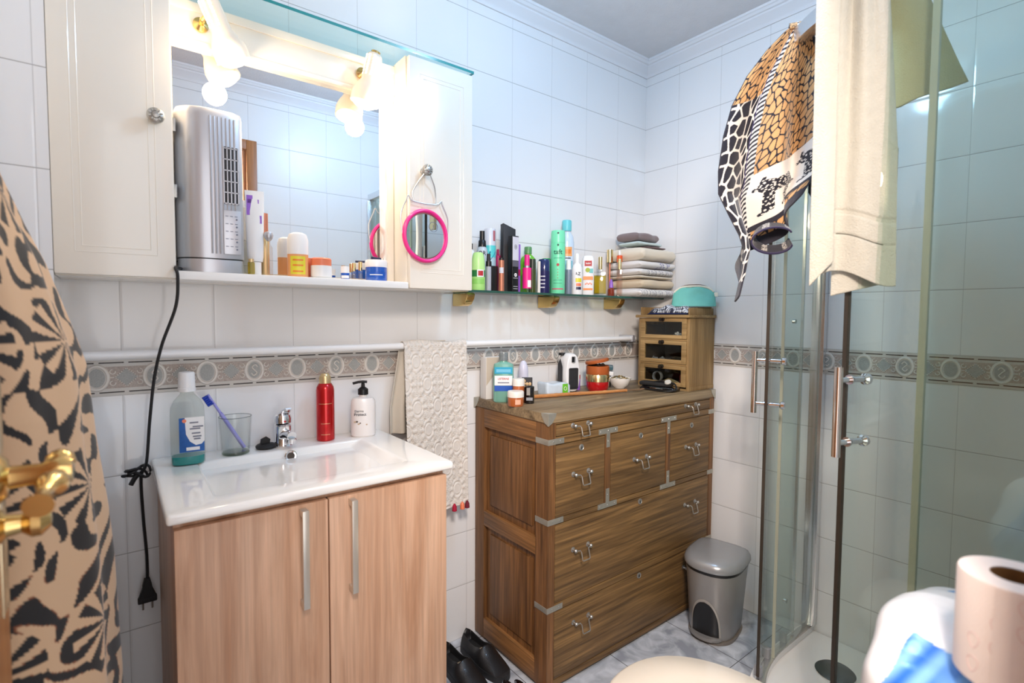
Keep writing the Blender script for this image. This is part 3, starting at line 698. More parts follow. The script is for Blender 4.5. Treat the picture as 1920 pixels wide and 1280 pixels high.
# mixer tap
tap = thing('mixer_tap', 'chrome single-lever mixer tap at the back of the basin', 'tap', (-1.661, -.060, VT))
bm = NB(); lathe(bm, [(0, 0), (.024, 0), (.025, .003), (.0225, .008), (.0215, .03), (.0225, .048), (.0225, .058), (.018, .062), (0, .063)], 32)
tube(bm, smoothpts([(0, -.004, .030), (.003, -.025, .036), (.006, -.042, .038), (.009, -.056, .036)], 6), [.0165 - .00018 * i for i in range(19)], 16, rz=.0125)
build('tap_body', bm, chrome, tap)
bm = NB(); lathe(bm, [(0, 0), (.0115, 0), (.0125, .002), (.0125, .012), (.0105, .014), (0, .014)], 24, M=T(.009, -.055, .016)); build('aerator', bm, chrome, tap)
bm = NB(); lathe(bm, [(.0225, .0), (.0235, .012), (.021, .022), (.012, .029), (0, .031)], 28, M=T(0, 0, .064) @ Rx(-.12))
prism(bm, [(-.015, .0), (.015, 0), (.011, -.05), (.007, -.062), (-.007, -.062), (-.011, -.05)], 0, .006, M=T(0, -.004, .088) @ Rx(-.38), bev=.002); build('lever', bm, chrome, tap)
bm = NB(); lathe(bm, [(0, 0), (.003, 0), (.003, .001), (0, .0012)], 10, M=T(0, -.0232, .072) @ Rx(PI / 2)); build('temperature_dot', bm, red, tap)

st = thing('basin_plug', 'black rubber basin plug lying beside the tap', 'plug', (-1.706, -.062, VT))
bm = NB(); lathe(bm, [(0, 0), (.020, 0), (.026, .003), (.027, .007), (.022, .012), (.012, .014), (0, .0145)], 28); build('plug_disc', bm, rubber, st)
bm = NB(); prism(bm, [(-.012, 0), (.012, 0), (.014, .012), (.004, .020), (-.010, .014)], -.0045, .0045, M=T(-.003, 0, .0125) @ Rx(PI / 2), bev=.002); build('plug_grip', bm, rubber, st)

# mouthwash with a little teal liquid left
t = item('mouthwash_bottle', 'clear mouthwash bottle with white cap and a little teal liquid at basin left', 'bottle', -1.893, -.108, VT)
def ov(a, c, n=40, e=2.6):
    return [(a * math.copysign(abs(math.cos(x)) ** (2 / e), math.cos(x)), c * math.copysign(abs(math.sin(x)) ** (2 / e), math.sin(x))) for x in [2 * PI * k / n for k in range(n)]]
bm = NB(); loft(bm, [(ov(.034, .023), 0), (ov(.0365, .025), .004), (ov(.0365, .025), .125), (ov(.035, .024), .142), (ov(.028, .021), .158), (ov(.018, .016, e=2), .170), (ov(.0145, .0145, e=2), .174), (ov(.0145, .0145, e=2), .186)]); build('bottle', bm, clearplastic, t)
bm = NB(); loft(bm, [(ov(.033, .0215), .002), (ov(.035, .0235), .006), (ov(.035, .0235), .022)]); build('liquid', bm, teal_liq, t)
bm = NB(); lathe(bm, [(0, .180), (.0195, .180), (.0195, .188), (.0185, .189), (.0175, .224), (.016, .227), (0, .227)], 32); build('cap', bm, white, t)
bm = NB(); box(bm, -.018, .034, -.0272, -.0255, .034, .118, .0006); lb = build('label_panel', bm, pbr('label_blue', rgb(22, 92, 170), .4, var=.35, vscale=60), t)
bm = NB(); prism(bm, [(-.006, .119), (.0345, .119), (.0345, .060), (.028, .052), (.016, .050), (.004, .060), (-.004, .078)], .0274, .0279, M=Rx(PI / 2)); wl = build('label_white_field', bm, inkw, lb)
bm = NB(); lathe(bm, [(0, 0), (.0045, 0), (.0045, .0006), (0, .0006)], 16, M=T(-.007, -.0278, .111) @ Rx(PI / 2)); build('emblem', bm, coral, lb)
bm = NB()
for z, x0, x1 in ((.104, .004, .022), (.094, .010, .032), (.089, .004, .026), (.078, .008, .026), (.070, .010, .028), (.064, .012, .026)): box(bm, x0, x1, -.0283, -.0279, z, z + .0035)
build('print_lines', bm, inkg, lb)
bm = NB(); box(bm, -.004, .024, -.0279, -.0273, .038, .046, .0003); build('print_bar', bm, inkw, lb)

# tumbler and toothbrush
t = item('glass_tumbler', 'clear glass tumbler holding the blue toothbrush', 'glass', -1.783, -.075, VT)
bm = NB(); lathe(bm, [(0, 0), (.030, 0), (.0335, .003), (.0395, .098), (.0395, .100), (.0375, .100), (.0315, .010), (0, .008)], 40); build('tumbler', bm, clear, t)
bm = NB(); lathe(bm, [(0, .001), (.031, .001), (.0325, .004), (.031, .0075), (0, .0075)], 40); build('glass_base', bm, glassy('glass_base_tint', (.72, .78, .70), 1.45), t)
bm = NB(); n = 40; tube(bm, [(.0385 * math.cos(2 * PI * k / n), .0385 * math.sin(2 * PI * k / n), .100) for k in range(n)], .0011, 6, closed=True); build('rim', bm, glassy('glass_rim_tint', (.7, .74, .74), 1.6), t)
t = thing('toothbrush', 'blue toothbrush leaning in the clear glass tumbler', 'toothbrush', (-1.783, -.075, VT + .008))
A = Vector((.022, .008, .004)); B = Vector((-.063, .016, .158)); D = (B - A).normalized()
tb_m = glassy('translucent_blue', (.55, .50, .88), 1.4, .8, .1); tbb = pbr('toothbrush_blue', rgb(70, 72, 190), .3, var=.03); tbl = pbr('toothbrush_lilac', rgb(160, 158, 226), .3, var=.03)
bm = NB(); tube(bm, [A + D * (i * .011) for i in range(11)], [.006, .0076, .0076, .0072, .007, .0068, .0068, .0070, .0070, .0062, .0052], 12, rz=.005); build('handle', bm, tbl, t)
bm = NB(); tube(bm, [A + D * (.03 + i * .012) + Vector((-.0, -.0022, .001)) for i in range(8)], [.002, .0032, .0034, .0034, .0034, .0034, .0034, .002], 10, rz=.0026); build('grip', bm, tbb, t)
bm = NB(); tube(bm, [A + D * (.11 + i * .01) for i in range(7)], [.0052, .0046, .0042, .0044, .0064, .0072, .0060], 12, rz=.0035); hd = build('neck_and_head', bm, tbl, t)
bm = NB(); side = Vector((-.86, -.1, -.46)).normalized(); 
for i in range(5):
    for j in (-1, 0, 1):
        p = A + D * (.145 + i * .0055) + Vector((.0, j * .0038, 0)); tube(bm, [p, p + side * .015], .0029, 7)
build('bristles', bm, pbr('bristle_blue', rgb(24, 60, 170), .5, var=.2, vscale=200), t)

# red spray and pump soap
t = item('spray_can', 'metallic red aerosol bottle with gold cap on the basin', 'bottle', -1.543, -.062, VT)
piece(t, 'can', redm, [(0, 0), (.023, 0), (.0258, .003), (.0258, .148), (.024, .158), (.018, .168), (.015, .170), (0, .170)])
piece(t, 'cap', goldp, [(0, .169), (.0165, .169), (.0165, .184), (.015, .190), (.0125, .192), (.0105, .197), (0, .198)])
for z in (.110, .052, .020): arc_label(t, .0259, z, z + .0012, .75 if z > .1 else .5, goldp, 'print_line')
t = item('soap_dispenser', 'white pump soap bottle with black dispenser head and floral print', 'bottle', -1.432, -.073, VT)
bm = NB(); loft(bm, [(ov(.033, .025, e=2.3), 0), (ov(.0365, .028, e=2.3), .004), (ov(.037, .0285, e=2.3), .09), (ov(.0355, .027, e=2.3), .108), (ov(.030, .023, e=2.2), .117), (ov(.012, .012, e=2), .121), (ov(.011, .011, e=2), .129)]); build('bottle', bm, pbr('soap_white', rgb(240, 234, 230), .22, var=.01, coat=.4), t)
bm = NB(); lathe(bm, [(0, .127), (.0155, .127), (.0155, .143), (.010, .148), (.006, .150), (.005, .162), (0, .162)], 28)
tube(bm, [(.012, 0, .165), (0, 0, .166), (-.014, 0, .165), (-.030, 0, .161)], [.0062, .0068, .0050, .0034], 12, rz=.0040); build('pump_head', bm, black, t)
bm = NB(); tube(bm, [(0, 0, .005), (.0, 0, .12)], .003, 8); build('dip_tube', bm, offw, t)
tp(t, 'Derma', .0095, ink, -.0288, .080, -.012); tp(t, 'Protect', .0118, ink, -.0292, .070, -.009, bold=.00012)
bm = NB()
for k in range(7):
    cx, cz = -.024 + k * .0055, .048 - k * .002 + .003 * math.sin(k * 2.3)
    r = bmesh.ops.create_icosphere(bm, subdivisions=2, radius=.0034)
    for v in r['verts']: v.co = Vector((cx + v.co.x * 1.1, -.0272 + v.co.y * .25, cz + v.co.z * .8))
    for f in {f for v in r['verts'] for f in v.link_faces}: f.material_index = k % 2
build('blossom_print', bm, [pbr('blossom_tan', rgb(196, 170, 140), .5), pbr('blossom_brown', rgb(84, 70, 60), .5)], t)

# ================================================================== wall rail and its towel
RY, RZ_ = -.066, 1.1045
rl = thing('towel_rail', 'long white towel rail running along the tiled wall', 'rail', (-1.1, RY, RZ_))
bm = NB(); tube(bm, [(x + 1.1, 0, 0) for x in (-2.108, -1.6, -1.1, -.6, -.14)], .0108, 20); build('tube', bm, white, rl)
for x in (-2.11, -.16):
    bm = NB(); box(bm, x - .012 + 1.1, x + .012 + 1.1, -.0145, .0655, -.0155, .0155, .004, 3); build('end_bracket', bm, silverp, rl)
def lace(u, v, W, H):
    """relief height of the embossed scroll pattern"""
    x, y = u * W, v * H
    p = .078; q = .150
    cx = np.abs((x / p + .5) % 1 - .5) * p; row = np.floor(y / (q / 2) + .5)
    xo = x + (row % 2) * p / 2
    dx = ((xo / p + .5) % 1 - .5) * p; dy = ((y / (q / 2) + .5) % 1 - .5) * (q / 2)
    d = np.sqrt((dx * .9) ** 2 + (dy * .62) ** 2)
    rings = np.cos(d / .0047 * PI)
    ang = np.arctan2(dy, dx)
    pet = np.cos(8 * ang) * np.exp(-((d - .024) / .007) ** 2)
    g = .0125; ex = ((x / g + .5) % 1 - .5) * g; ey = ((y / g + .5) % 1 - .5) * g; dd = np.sqrt(ex ** 2 + ey ** 2)
    curl = np.cos(dd / .0021 * PI) * (dd < .006)
    wch = 1 / (1 + np.exp((d - .021) / .0025))
    h = wch * rings * .8 * (d > .010) + pet * .8 + (1 - wch) * curl * .7
    return h
cream_cloth = pbr('cream_cloth', rgb(218, 212, 204), .85, var=.03, bump=.25, bscale=500, sheen=.2)
tw = thing('hand_towel', 'cream embossed towel with red tassels over the wall rail', 'towel', (-1.18, RY, RZ_))
TWW, TWH = .236, .585
def ftow(u, v):
    s = v * TWH; h = lace(u, v, TWW, TWH) * .0026
    arc = .014 * PI / 2
    a = np.clip(s / .014, 0, PI / 2)
    y = -np.sin(a) * .014 ; z = np.cos(a) * .014 - np.maximum(s - arc, 0)
    x = (u - .5) * (TWW - .03 * np.clip(v * 1.2, 0, 1) * 0) + .008 * v
    y = y - .010 * np.sin(u * 5.2 + .6) * np.clip(v * 2, 0, 1) - .006 * v
    return x, y - h * np.clip(a * 2, 0, 1), z + .004 * np.sin(u * 7)* (v < .02) + .018 * (1 - u) * (-1) * (v > .9) * (v - .9) * 10 * .6
sheet('front_panel', ftow, 190, 400, cream_cloth, tw, thick=.003)
def btow(u, v):
    s = v * .31; a = np.clip(s / .0135, 0, PI / 2); arc = .0135 * PI / 2
    y = np.sin(a) * .0135; z = np.cos(a) * .0135 - np.maximum(s - arc, 0)
    spread = np.clip(v * 1.4, 0, 1)
    x = -.118 + u * .16 - spread * .030 * (1 - u) ; 
    return x, y + .014 * np.sin(u * 23) * spread * .8 * (u < .8) + .012 * spread, z + 0 * u
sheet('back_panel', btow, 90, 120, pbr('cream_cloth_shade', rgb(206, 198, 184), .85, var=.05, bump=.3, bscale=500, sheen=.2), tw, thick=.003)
for k, (x, m_) in enumerate(((-.044, red), (.0, magenta), (.066, red), (.098, coral), (.118, pbr('maroon_yarn', rgb(110, 20, 40), .8)))):
    bm = NB(); lathe(bm, [(0, .014), (.003, .012), (.0075, .004), (.0085, -.012), (.004, -.014), (0, -.014)], 10); build('tassel', bm, pbr('crimson_yarn', rgb(170, 16, 52), .8) if m_ is red or m_ is magenta else m_, tw, loc=(x, -.021, -TWH + .021 - (.008 if x < .03 else 0)))
# ================================================================== oak chest of drawers
DT, DX0, DX1, DY = 0.90, -.978, -.04, -.4165
FY1 = DY + .02; oakd, oakl = rgb(70, 48, 24), rgb(158, 122, 74)
oak_h = wood('oak_horizontal', oakd, oakl, 'X', 1.0, .55, contrast=(.22, .80), fine=.75, warp=1.6, streak=17)
oak_s = wood('oak_side_rail', rgb(84, 54, 26), rgb(176, 126, 76), 'Y', 1.0, .5, contrast=(.24, .78), fine=.65, warp=1.4, streak=18)
oak_v = wood('oak_vertical', rgb(76, 48, 24), rgb(160, 112, 66), 'Z', 1.0, .5, contrast=(.22, .82), fine=.7, warp=1.0, streak=18)
oak_t = wood('oak_top', rgb(84, 66, 44), rgb(176, 152, 116), 'X', 1.0, .5, contrast=(.30, .70), fine=.5, warp=.8, streak=12)
ch = thing('chest_of_drawers', 'brown oak campaign chest of drawers with metal corner straps', 'chest', ((DX0 + DX1) / 2, DY / 2, 0))
OX, OY = -(DX0 + DX1) / 2, -DY / 2
def D_(bm, x0, x1, y0, y1, z0, z1, bev=.0015, mi=0): box(bm, x0 + OX, x1 + OX, y0 + OY, y1 + OY, z0, z1, bev, mi=mi)
bm = NB(); D_(bm, DX0, DX1, DY, -.003, DT - .030, DT, .002); build('top_board', bm, oak_t, ch)
# left end: frame with two fielded panels
fx = DX0 + .004
bm = NB(); D_(bm, fx, fx + .03, FY1 - .0005, DY + .062, .012, DT - .0305, 0); D_(bm, fx, fx + .03, -.062, -.006, .012, DT - .0305); build_each('side_stile', bm, oak_v, ch)
bm = NB(); D_(bm, fx, fx + .03, DY + .0622, -.0622, .80, DT - .0305); D_(bm, fx, fx + .03, DY + .0622, -.0622, .435, .49); D_(bm, fx, fx + .03, DY + .0622, -.0622, .012, .085); build_each('side_rail', bm, oak_s, ch)
for z0, z1 in ((.49, .80), (.085, .435)):
    bm = NB(); D_(bm, fx + .014, fx + .024, DY + .0622, -.0622, z0 + .0003, z1 - .0003, 0); D_(bm, fx + .008, fx + .016, DY + .088, -.088, z0 + .026, z1 - .026, .006); build('side_panel', bm, oak_v, ch)
bm = NB(); D_(bm, DX1 - .03, DX1 - .002, DY + .005, -.006, .012, DT - .0305); build('right_side', bm, oak_v, ch)
bm = NB(); D_(bm, fx + .03, DX1 - .03, -.014, -.006, .03, DT - .031); build('back_board', bm, oak_h, ch)
# front frame
FY0, FY1 = DY + .003, DY + .02
bm = NB(); D_(bm, fx, fx + .030, FY0, FY1 - .0006, .012, DT - .0305, 0); D_(bm, DX1 - .032, DX1 - .002, FY0, FY1, .012, DT - .0305)
for x in (-.70, -.357): D_(bm, x - .014, x + .014, FY0, FY1, .56, .80)
build_each('front_stile', bm, oak_v, ch)
bm = NB()
for z0, z1 in ((.800, .823), (.545, .562), (.262, .285), (.012, .034), (DT - .036, DT - .0305)): D_(bm, fx + .030, DX1 - .032, FY0, FY1, z0, z1)
build_each('front_rail', bm, oak_h, ch)
# plate escutcheons, handles
def front_M(x, z, y=FY0): return T(x + OX, y + OY, z) @ Rx(PI / 2)
def pull(par, x, z, w_=.070):
    bm = NB()
    for sx in (-1, 1):
        lathe(bm, [(0, -.002), (.0085, -.002), (.0085, .001), (.005, .003), (.0036, .011), (.0056, .013), (.006, .016), (.0036, .019), (0, .020)], 16, M=front_M(x + sx * w_ / 2, z))
    h = w_ / 2; y = FY0 - .016
    P = [(-h, y, z), (-h + .016, y - .002, z - .001), (-h + .018, y - .006, z - .006), (-h + .018, y - .012, z - .030), (-h + .021, y - .013, z - .033), (h - .021, y - .013, z - .033), (h - .018, y - .012, z - .030), (h - .018, y - .006, z - .006), (h - .016, y - .002, z - .001), (h, y, z)]
    tube(bm, [(p[0] + x + OX, p[1] + OY, p[2]) for p in P], .0019, 8)
    return build('drop_handle', bm, pewter, par)
def keyhole(par, x, z):
    bm = NB(); lathe(bm, [(0, -.001), (.0105, -.001), (.0105, .002), (.009, .003), (.008, .002), (0, .002)], 24, M=front_M(x, z)); k = build('escutcheon', bm, pewter, par)
    bm = NB(); D_(bm, x - .0012, x + .0012, FY0 - .0032, FY0 - .002, z - .006, z + .003, 0); build('key_slot', bm, black, k)
GAP = .0026
def drawer(x0, x1, z0, z1, pulls, kx, kz, dy=.0):
    bm = NB(); D_(bm, x0 + GAP, x1 - GAP, FY0 + .0005 + dy, FY1 + .25, z0 + GAP, z1 - GAP, .0015); d = build('drawer', bm, oak_h, ch)
    for px_, pz in pulls: pull(d, px_, pz)
    if kx is not None: keyhole(d, kx, kz)
L0, L1 = fx + .030, DX1 - .032
drawer(L0, L1, .823, DT - .036, ((-.835, .852), (-.215, .852)), None, None)
drawer(L0, -.714, .562, .800, ((-.83, .692),), -.83, .775); drawer(-.686, -.371, .562, .800, ((-.525, .690),), -.525, .772); drawer(-.343, L1, .562, .800, ((-.207, .687),), -.205, .770)
drawer(L0, L1, .285, .545, ((-.828, .442), (-.205, .452)), -.523, .528); drawer(L0, L1, .034, .262, ((-.822, .196), (-.205, .196)), -.521, .250)
# metal straps
strap = pbr('strap_metal', (.46, .44, .38, 1), .45, .7, var=.2, vscale=50)
bm = NB(); yy0, yy1 = FY0 - .0013, FY0 + .0006
def S_(x0, x1, z0, z1): D_(bm, x0, x1, yy0, yy1, z0, z1, .0004)
bm.free()
def tee(x, z, sgn):
    q = [(-.048, 0), (.048, 0), (.048, .018), (.0085, .018), (.0085, .066), (-.0085, .066), (-.0085, .018), (-.048, .018)]
    bm = NB(); prism(bm, q, 0, .0018, M=T(x + OX, yy1 + OY, z) @ Matrix(((1, 0, 0, 0), (0, 0, -1, 0), (0, sgn, 0, 0), (0, 0, 0, 1)))); t_ = build('tee_strap', bm, strap, ch, smooth=False)
    bm = NB()
    for dx, dz in ((-.038, .009), (0, .009), (.038, .009), (0, .045)): lathe(bm, [(0, 0), (.0028, 0), (.002, .001), (0, .001)], 8, M=front_M(x + dx, z + sgn * dz, yy1 - .0018))
    build_each('screw', bm, pewter, t_)
for x in (-.70, -.357): tee(x, .822, -1); tee(x, .546, 1)
for z in (.80, .545, .262):
    bm = NB(); S_(fx - .001, fx + .066, z + .001, z + .019); D_(bm, fx - .0015, fx + .0005, FY0, FY0 + .060, z + .001, z + .019, .0004)
    build('corner_strap', bm, strap, ch)
    bm = NB(); S_(DX1 - .045, DX1 - .002, z + .001, z + .019); build('end_strap', bm, strap, ch)
for cx, cy, sx, sy in ((DX0, DY, 1, 1), (DX0, -.003, 1, -1), (DX1, DY, -1, 1)):
    q = [(0, 0), (.033, 0), (.030, -.010), (.015, -.030), (0, -.038)]
    bm = NB(); prism(bm, q, -.0014, .0004, M=Matrix(((sx, 0, 0, cx + OX), (0, 0, 1 * sy, cy + OY), (0, 1, 0, DT + .0005), (0, 0, 0, 1))))
    prism(bm, q, -.0014, .0004, M=Matrix(((0, 0, 1 * sx, cx + OX), (sy, 0, 0, cy + OY), (0, 1, 0, DT + .0005), (0, 0, 0, 1))))
    prism(bm, [(0, 0), (.03, 0), (0, .03)], 0, .001, M=Matrix(((sx, 0, 0, cx + OX), (0, sy, 0, cy + OY), (0, 0, 1, DT + .0003), (0, 0, 0, 1))))
    build('corner_cap', bm, strap, ch)
bm = NB()
for z in (.81, .555, .272):
    for dx in (.02, .05): lathe(bm, [(0, 0), (.0028, 0), (.002, .001), (0, .001)], 8, M=front_M(fx + dx, z, yy0))
build_each('screw', bm, pewter, ch)
bm = NB()
for x, y in ((DX0 + .03, DY + .03), (DX0 + .03, -.04), (DX1 - .03, DY + .03), (DX1 - .03, -.04)): D_(bm, x - .02, x + .02, y - .02, y + .02, 0, .012, .002)
build_each('foot', bm, oak_v, ch)

# ================================================================== things on the chest
Z = DT + .0003
def lit(parent, s, size, mat, r, z, **k): return text(parent, s, size, mat, r=r, M=T(0, 0, z), **k)
t = item('mouthwash_bottle', 'pale green mouthwash bottle with white name label on the oak chest', 'bottle', -.945, -.140, Z)
bm = NB(); loft(bm, [(ov(.033, .020, e=3.2), 0), (ov(.036, .0225, e=3.2), .004), (ov(.036, .0225, e=3.2), .122), (ov(.034, .021, e=3), .134), (ov(.022, .016, e=2.2), .139), (ov(.014, .014, e=2), .142), (ov(.014, .014, e=2), .148)]); build('bottle', bm, pbr('mouthwash_green', rgb(120, 176, 160), .15, var=.04, coat=.6), t)
piece(t, 'cap', pbr('smoky_cap', rgb(120, 128, 130), .15, var=.35, vscale=90, coat=.5), [(0, .146), (.0165, .146), (.0165, .170), (.015, .175), (0, .176)])
for z0, z1, m_ in ((.101, .124, cyan), (.060, .094, white), (.040, .059, blue)): rect_label(t, .062, z0, z1, -.0228, m_)
rect_label(t, .050, .106, .117, -.0234, pbr('pale_cyan', rgb(110, 190, 220), .4)); tp(t, 'LISTERINE', .0108, inkr, -.0236, .083, 0, bold=.0001, sx=.82); rect_label(t, .04, .068, .0715, -.0236, inkg, 'print_bar')
t = item('roll_on', 'plain white domed roll-on standing behind the green mouthwash', 'bottle', -.79, -.06, Z)
piece(t, 'cap', pbr('lilac_white', rgb(214, 214, 232), .35), [(0, 0), (.018, 0), (.019, .004), (.019, .09), (.017, .11), (.011, .127), (.004, .132), (0, .132)])
t = item('gift_box', 'plain white carton with beige flap standing behind the pale green mouthwash', 'box', -.925, -.052, Z, rz=-.05)
bm = NB(); box(bm, -.045, .045, -.02, .02, 0, .152, .001); build('carton', bm, white_card, t)
bm = NB(); prism(bm, [(-.044, .05), (.044, .15), (.044, .152), (-.044, .152)], .0203, .0207, M=Rx(PI / 2)); build('beige_flap', bm, pbr('beige_card', rgb(206, 190, 170), .7), t)
for i, (x, y, z, r, h1, h2, lb_) in enumerate(((-.962, -.232, 0, .0275, .030, .050, 'squat amber cream jar with white lid at front left of chest'), (-.927, -.203, 0, .0205, .062, .087, 'taller amber jar with white lid behind the squat cream jar'))):
    t = item('amber_jar', lb_, 'jar', x, y, Z, 'amber jars on the chest')
    piece(t, 'jar', pbr('amber_glass', rgb(176, 96, 50), .15, var=.12, coat=.6), [(0, 0), (r * .93, 0), (r, .003), (r, h1), (0, h1)]); piece(t, 'lid', offw, [(0, h1), (r * 1.02, h1), (r * 1.02, h2 - .003), (r * .95, h2), (0, h2)])
    arc_label(t, r * 1.0 + .0002, h1 * .25, h1 * .8, .35, pbr('peach_label', rgb(226, 176, 150), .5), 'label_band', a=.3)
t = item('perfume_box', 'small black carton with cream blossoms behind the black bottle', 'box', -.878, -.19, Z)
piece(t, 'carton', blackm, bx=(.038, .026, 0, .085), bev=.001)
bm = NB()
for k in range(7):
    r = bmesh.ops.create_icosphere(bm, subdivisions=2, radius=.0052)
    for v in r['verts']: v.co = Vector((-.010 + (k % 3) * .010 + v.co.x, -.0132 + v.co.y * .12, .055 + (k // 3) * .010 + v.co.z * (.6 + .1 * k % 2)))
build('blossom_print', bm, pbr('blossom_cream', rgb(214, 178, 130), .5), t)
t = item('black_bottle', 'small black bottle with grey label right of the amber jars', 'bottle', -.893, -.222, Z)
piece(t, 'bottle', pbr('black_glass', rgb(20, 20, 24), .1, coat=.6), [(0, 0), (.0155, 0), (.017, .003), (.0165, .04), (.0168, .058), (.011, .062), (0, .062)]); rect_label(t, .012, .030, .056, -.0172, pbr('grey_label', rgb(150, 146, 140), .5), x=-.004)
rect_label(t, .022, .012, .022, -.0172, grey, 'print_bar')
t = item('wipes_packet', 'pale blue tissue packet with bright green square label on chest', 'packet', -.70, -.135, Z, rz=-.1)
def pil(u, v):
    a = u * 2 - 1; c = v * 2 - 1; hgt = .056 * np.clip(1 - np.abs(a) ** 6, 0, 1) ** .5 * np.clip(1 - np.abs(c) ** 4, 0, 1) ** .5
    return a * .060 * (1 - .04 * c * c), c * .036, hgt + .002 + .0018 * np.sin(a * 14 + c * 6) * np.clip(1 - np.abs(a) ** 4, 0, 1)
bm = NB(); box(bm, -.056, .056, -.034, .034, 0, .05, .012, 4)
for v in bm.verts: v.co.z += .004 * math.sin(v.co.x * 90) * (v.co.z > .03); v.co.y += .002 * math.sin(v.co.x * 160 + v.co.z * 90)
bmesh.ops.subdivide_edges(bm, edges=[e for e in bm.edges if e.calc_length() > .02], cuts=6, use_grid_fill=True)
for v in bm.verts:
    if v.co.z > .04: v.co.z += .003 * math.sin(v.co.x * 70)
build('packet', bm, pbr('pale_wrapper', rgb(206, 220, 232), .25, var=.08, vscale=60, coat=.5), t); rect_label(t, .025, .010, .046, -.0362, pbr('fresh_green', rgb(110, 190, 50), .4), x=.028)
bm = NB(); tube(bm, [(.028 + .006 * math.cos(a), -.0368, .028 + .007 * math.sin(a)) for a in [2 * PI * k / 16 for k in range(16)]], .0009, 6, closed=True); build('emblem', bm, inkw, t)
# mini fan heater
t = item('mini_heater', 'small white plug-in heater with dark grille standing on the oak chest', 'heater', -.585, -.098, Z, rz=-.18)
def egg(s, n=36):
    out = []
    for k in range(n):
        a = 2 * PI * k / n; z = .080 - .078 * math.cos(a); w_ = (.0335 + .004 * math.cos(a)) * (abs(math.sin(a)) ** .55)
        out.append((math.copysign(w_, math.sin(a)) * s, z if 0 else .08 + (z - .08) * s))
    return out
bm = NB()
rings = []
for yy, s in ((-.032, .86), (-.030, .93), (-.022, .99), (0, 1.0), (.03, .97), (.040, .88), (.044, .7)):
    rings.append([bm.verts.new((x, yy, z)) for x, z in egg(s)])
for a, c in zip(rings[:-1], rings[1:]):
    n = len(a)
    for k in range(n): bm.faces.new([a[k], a[(k + 1) % n], c[(k + 1) % n], c[k]])
bm.faces.new(rings[0]); bm.faces.new(rings[-1])
for v in bm.verts: v.co.z = max(v.co.z - .002, 0)
build('shell', bm, white, t)
bm = NB(); box(bm, -.021, .021, -.0335, -.031, .014, .098, .006, 3); g = build('front_grille', bm, blackm, t)
bm = NB()
for k in range(9): box(bm, -.0185 + k * .0043, -.0175 + k * .0043, -.0342, -.0334, .022, .092)
build_each('grille_slat', bm, pbr('slat_dark', rgb(58, 60, 62), .4), g, smooth=False)
bm = NB(); tube(bm, [(.020 * math.cos(a) + 0, -.0336, .056 + .044 * math.sin(a)) for a in [0]] * 2, .001, 4); bm.free()
bm = NB(); box(bm, -.008, .008, -.0328, -.0300, .118, .144, .005, 3, M=T(0, 0, 0)); build('display_window', bm, black, t)
bm = NB(); prism(bm, [(-.012, .012), (.024, .012), (.020, .100), (.004, .122), (-.012, .09)], 0, .002, M=Matrix(((0, 0, -1, -.0355), (1, 0, 0, .003), (0, 1, 0, .012), (0, 0, 0, 1))), bev=.0005); build('side_vent', bm, blackm, t)
bm = NB(); lathe(bm, [(0, 0), (.014, 0), (.014, .010), (0, .011)], 20, M=T(-.020, .02, .146)); build('rear_dial', bm, black, t)
t = item('red_jar', 'shiny red jar with gold lid beside mini heater, caramel pot stacked on it', 'jar', -.472, -.150, Z)
piece(t, 'jar', pbr('red_glass', rgb(180, 16, 24), .08, var=.05, coat=1.0), [(0, 0), (.036, 0), (.044, .010), (.0465, .022), (.0465, .040), (0, .040)]); piece(t, 'lid', gold, [(0, .040), (.048, .040), (.048, .066), (.046, .069), (0, .069)])
t = item('caramel_pot', 'caramel cosmetic pot standing open on top of the red jar', 'jar', -.472, -.150, Z + .0692)
piece(t, 'pot', caramel, [(0, 0), (.046, 0), (.047, .002), (.047, .032), (.044, .034), (.044, .028), (0, .028)]); 
bm = NB()
for k in range(10):
    a = k * .7; tube(bm, [(.028 * math.cos(a) * (k % 3) / 2 - .01, .02 * math.sin(a), .032 + .002 * (k % 3)), (.028 * math.cos(a + 2), .025 * math.sin(a + 2), .038 + .002 * (k % 2))], .0035, 7)
build_each('hair_band', bm, pbr('dark_elastic', rgb(60, 44, 34), .8), t)
bm = NB(); lathe(bm, [(0, 0), (.047, 0), (.0485, .003), (.0485, .010), (.045, .013), (0, .014)], 36, M=T(-.002, 0, .046) @ Ry(-.20)); build('tilted_lid', bm, caramel, t)
t = item('pill_tube', 'slim white and purple tube between mini heater and red jar', 'tube', -.515, -.075, Z)
piece(t, 'tube', purple, [(0, 0), (.0135, 0), (.0135, .045), (0, .045)]); piece(t, 'red_band', red, [(0, .045), (.0137, .045), (.0137, .062), (0, .062)]); piece(t, 'cap', white, [(0, .062), (.013, .062), (.013, .074), (0, .074)])
t = item('compact_stack', 'teal and white cosmetic compacts stacked behind the red jar', 'cosmetic', -.335, -.06, Z)
piece(t, 'lower_box', blackm, bx=(.06, .05, 0, .05), bev=.003); 
bm = NB(); box(bm, -.045, .035, -.028, .028, .0505, .068, .002, M=Ry(.1)); build('white_box', bm, white_card, t)
bm = NB(); box(bm, -.035, .035, -.026, .026, .072, .092, .004, M=Ry(.05)); build('teal_compact', bm, pbr('dark_teal', rgb(44, 84, 96), .4), t)
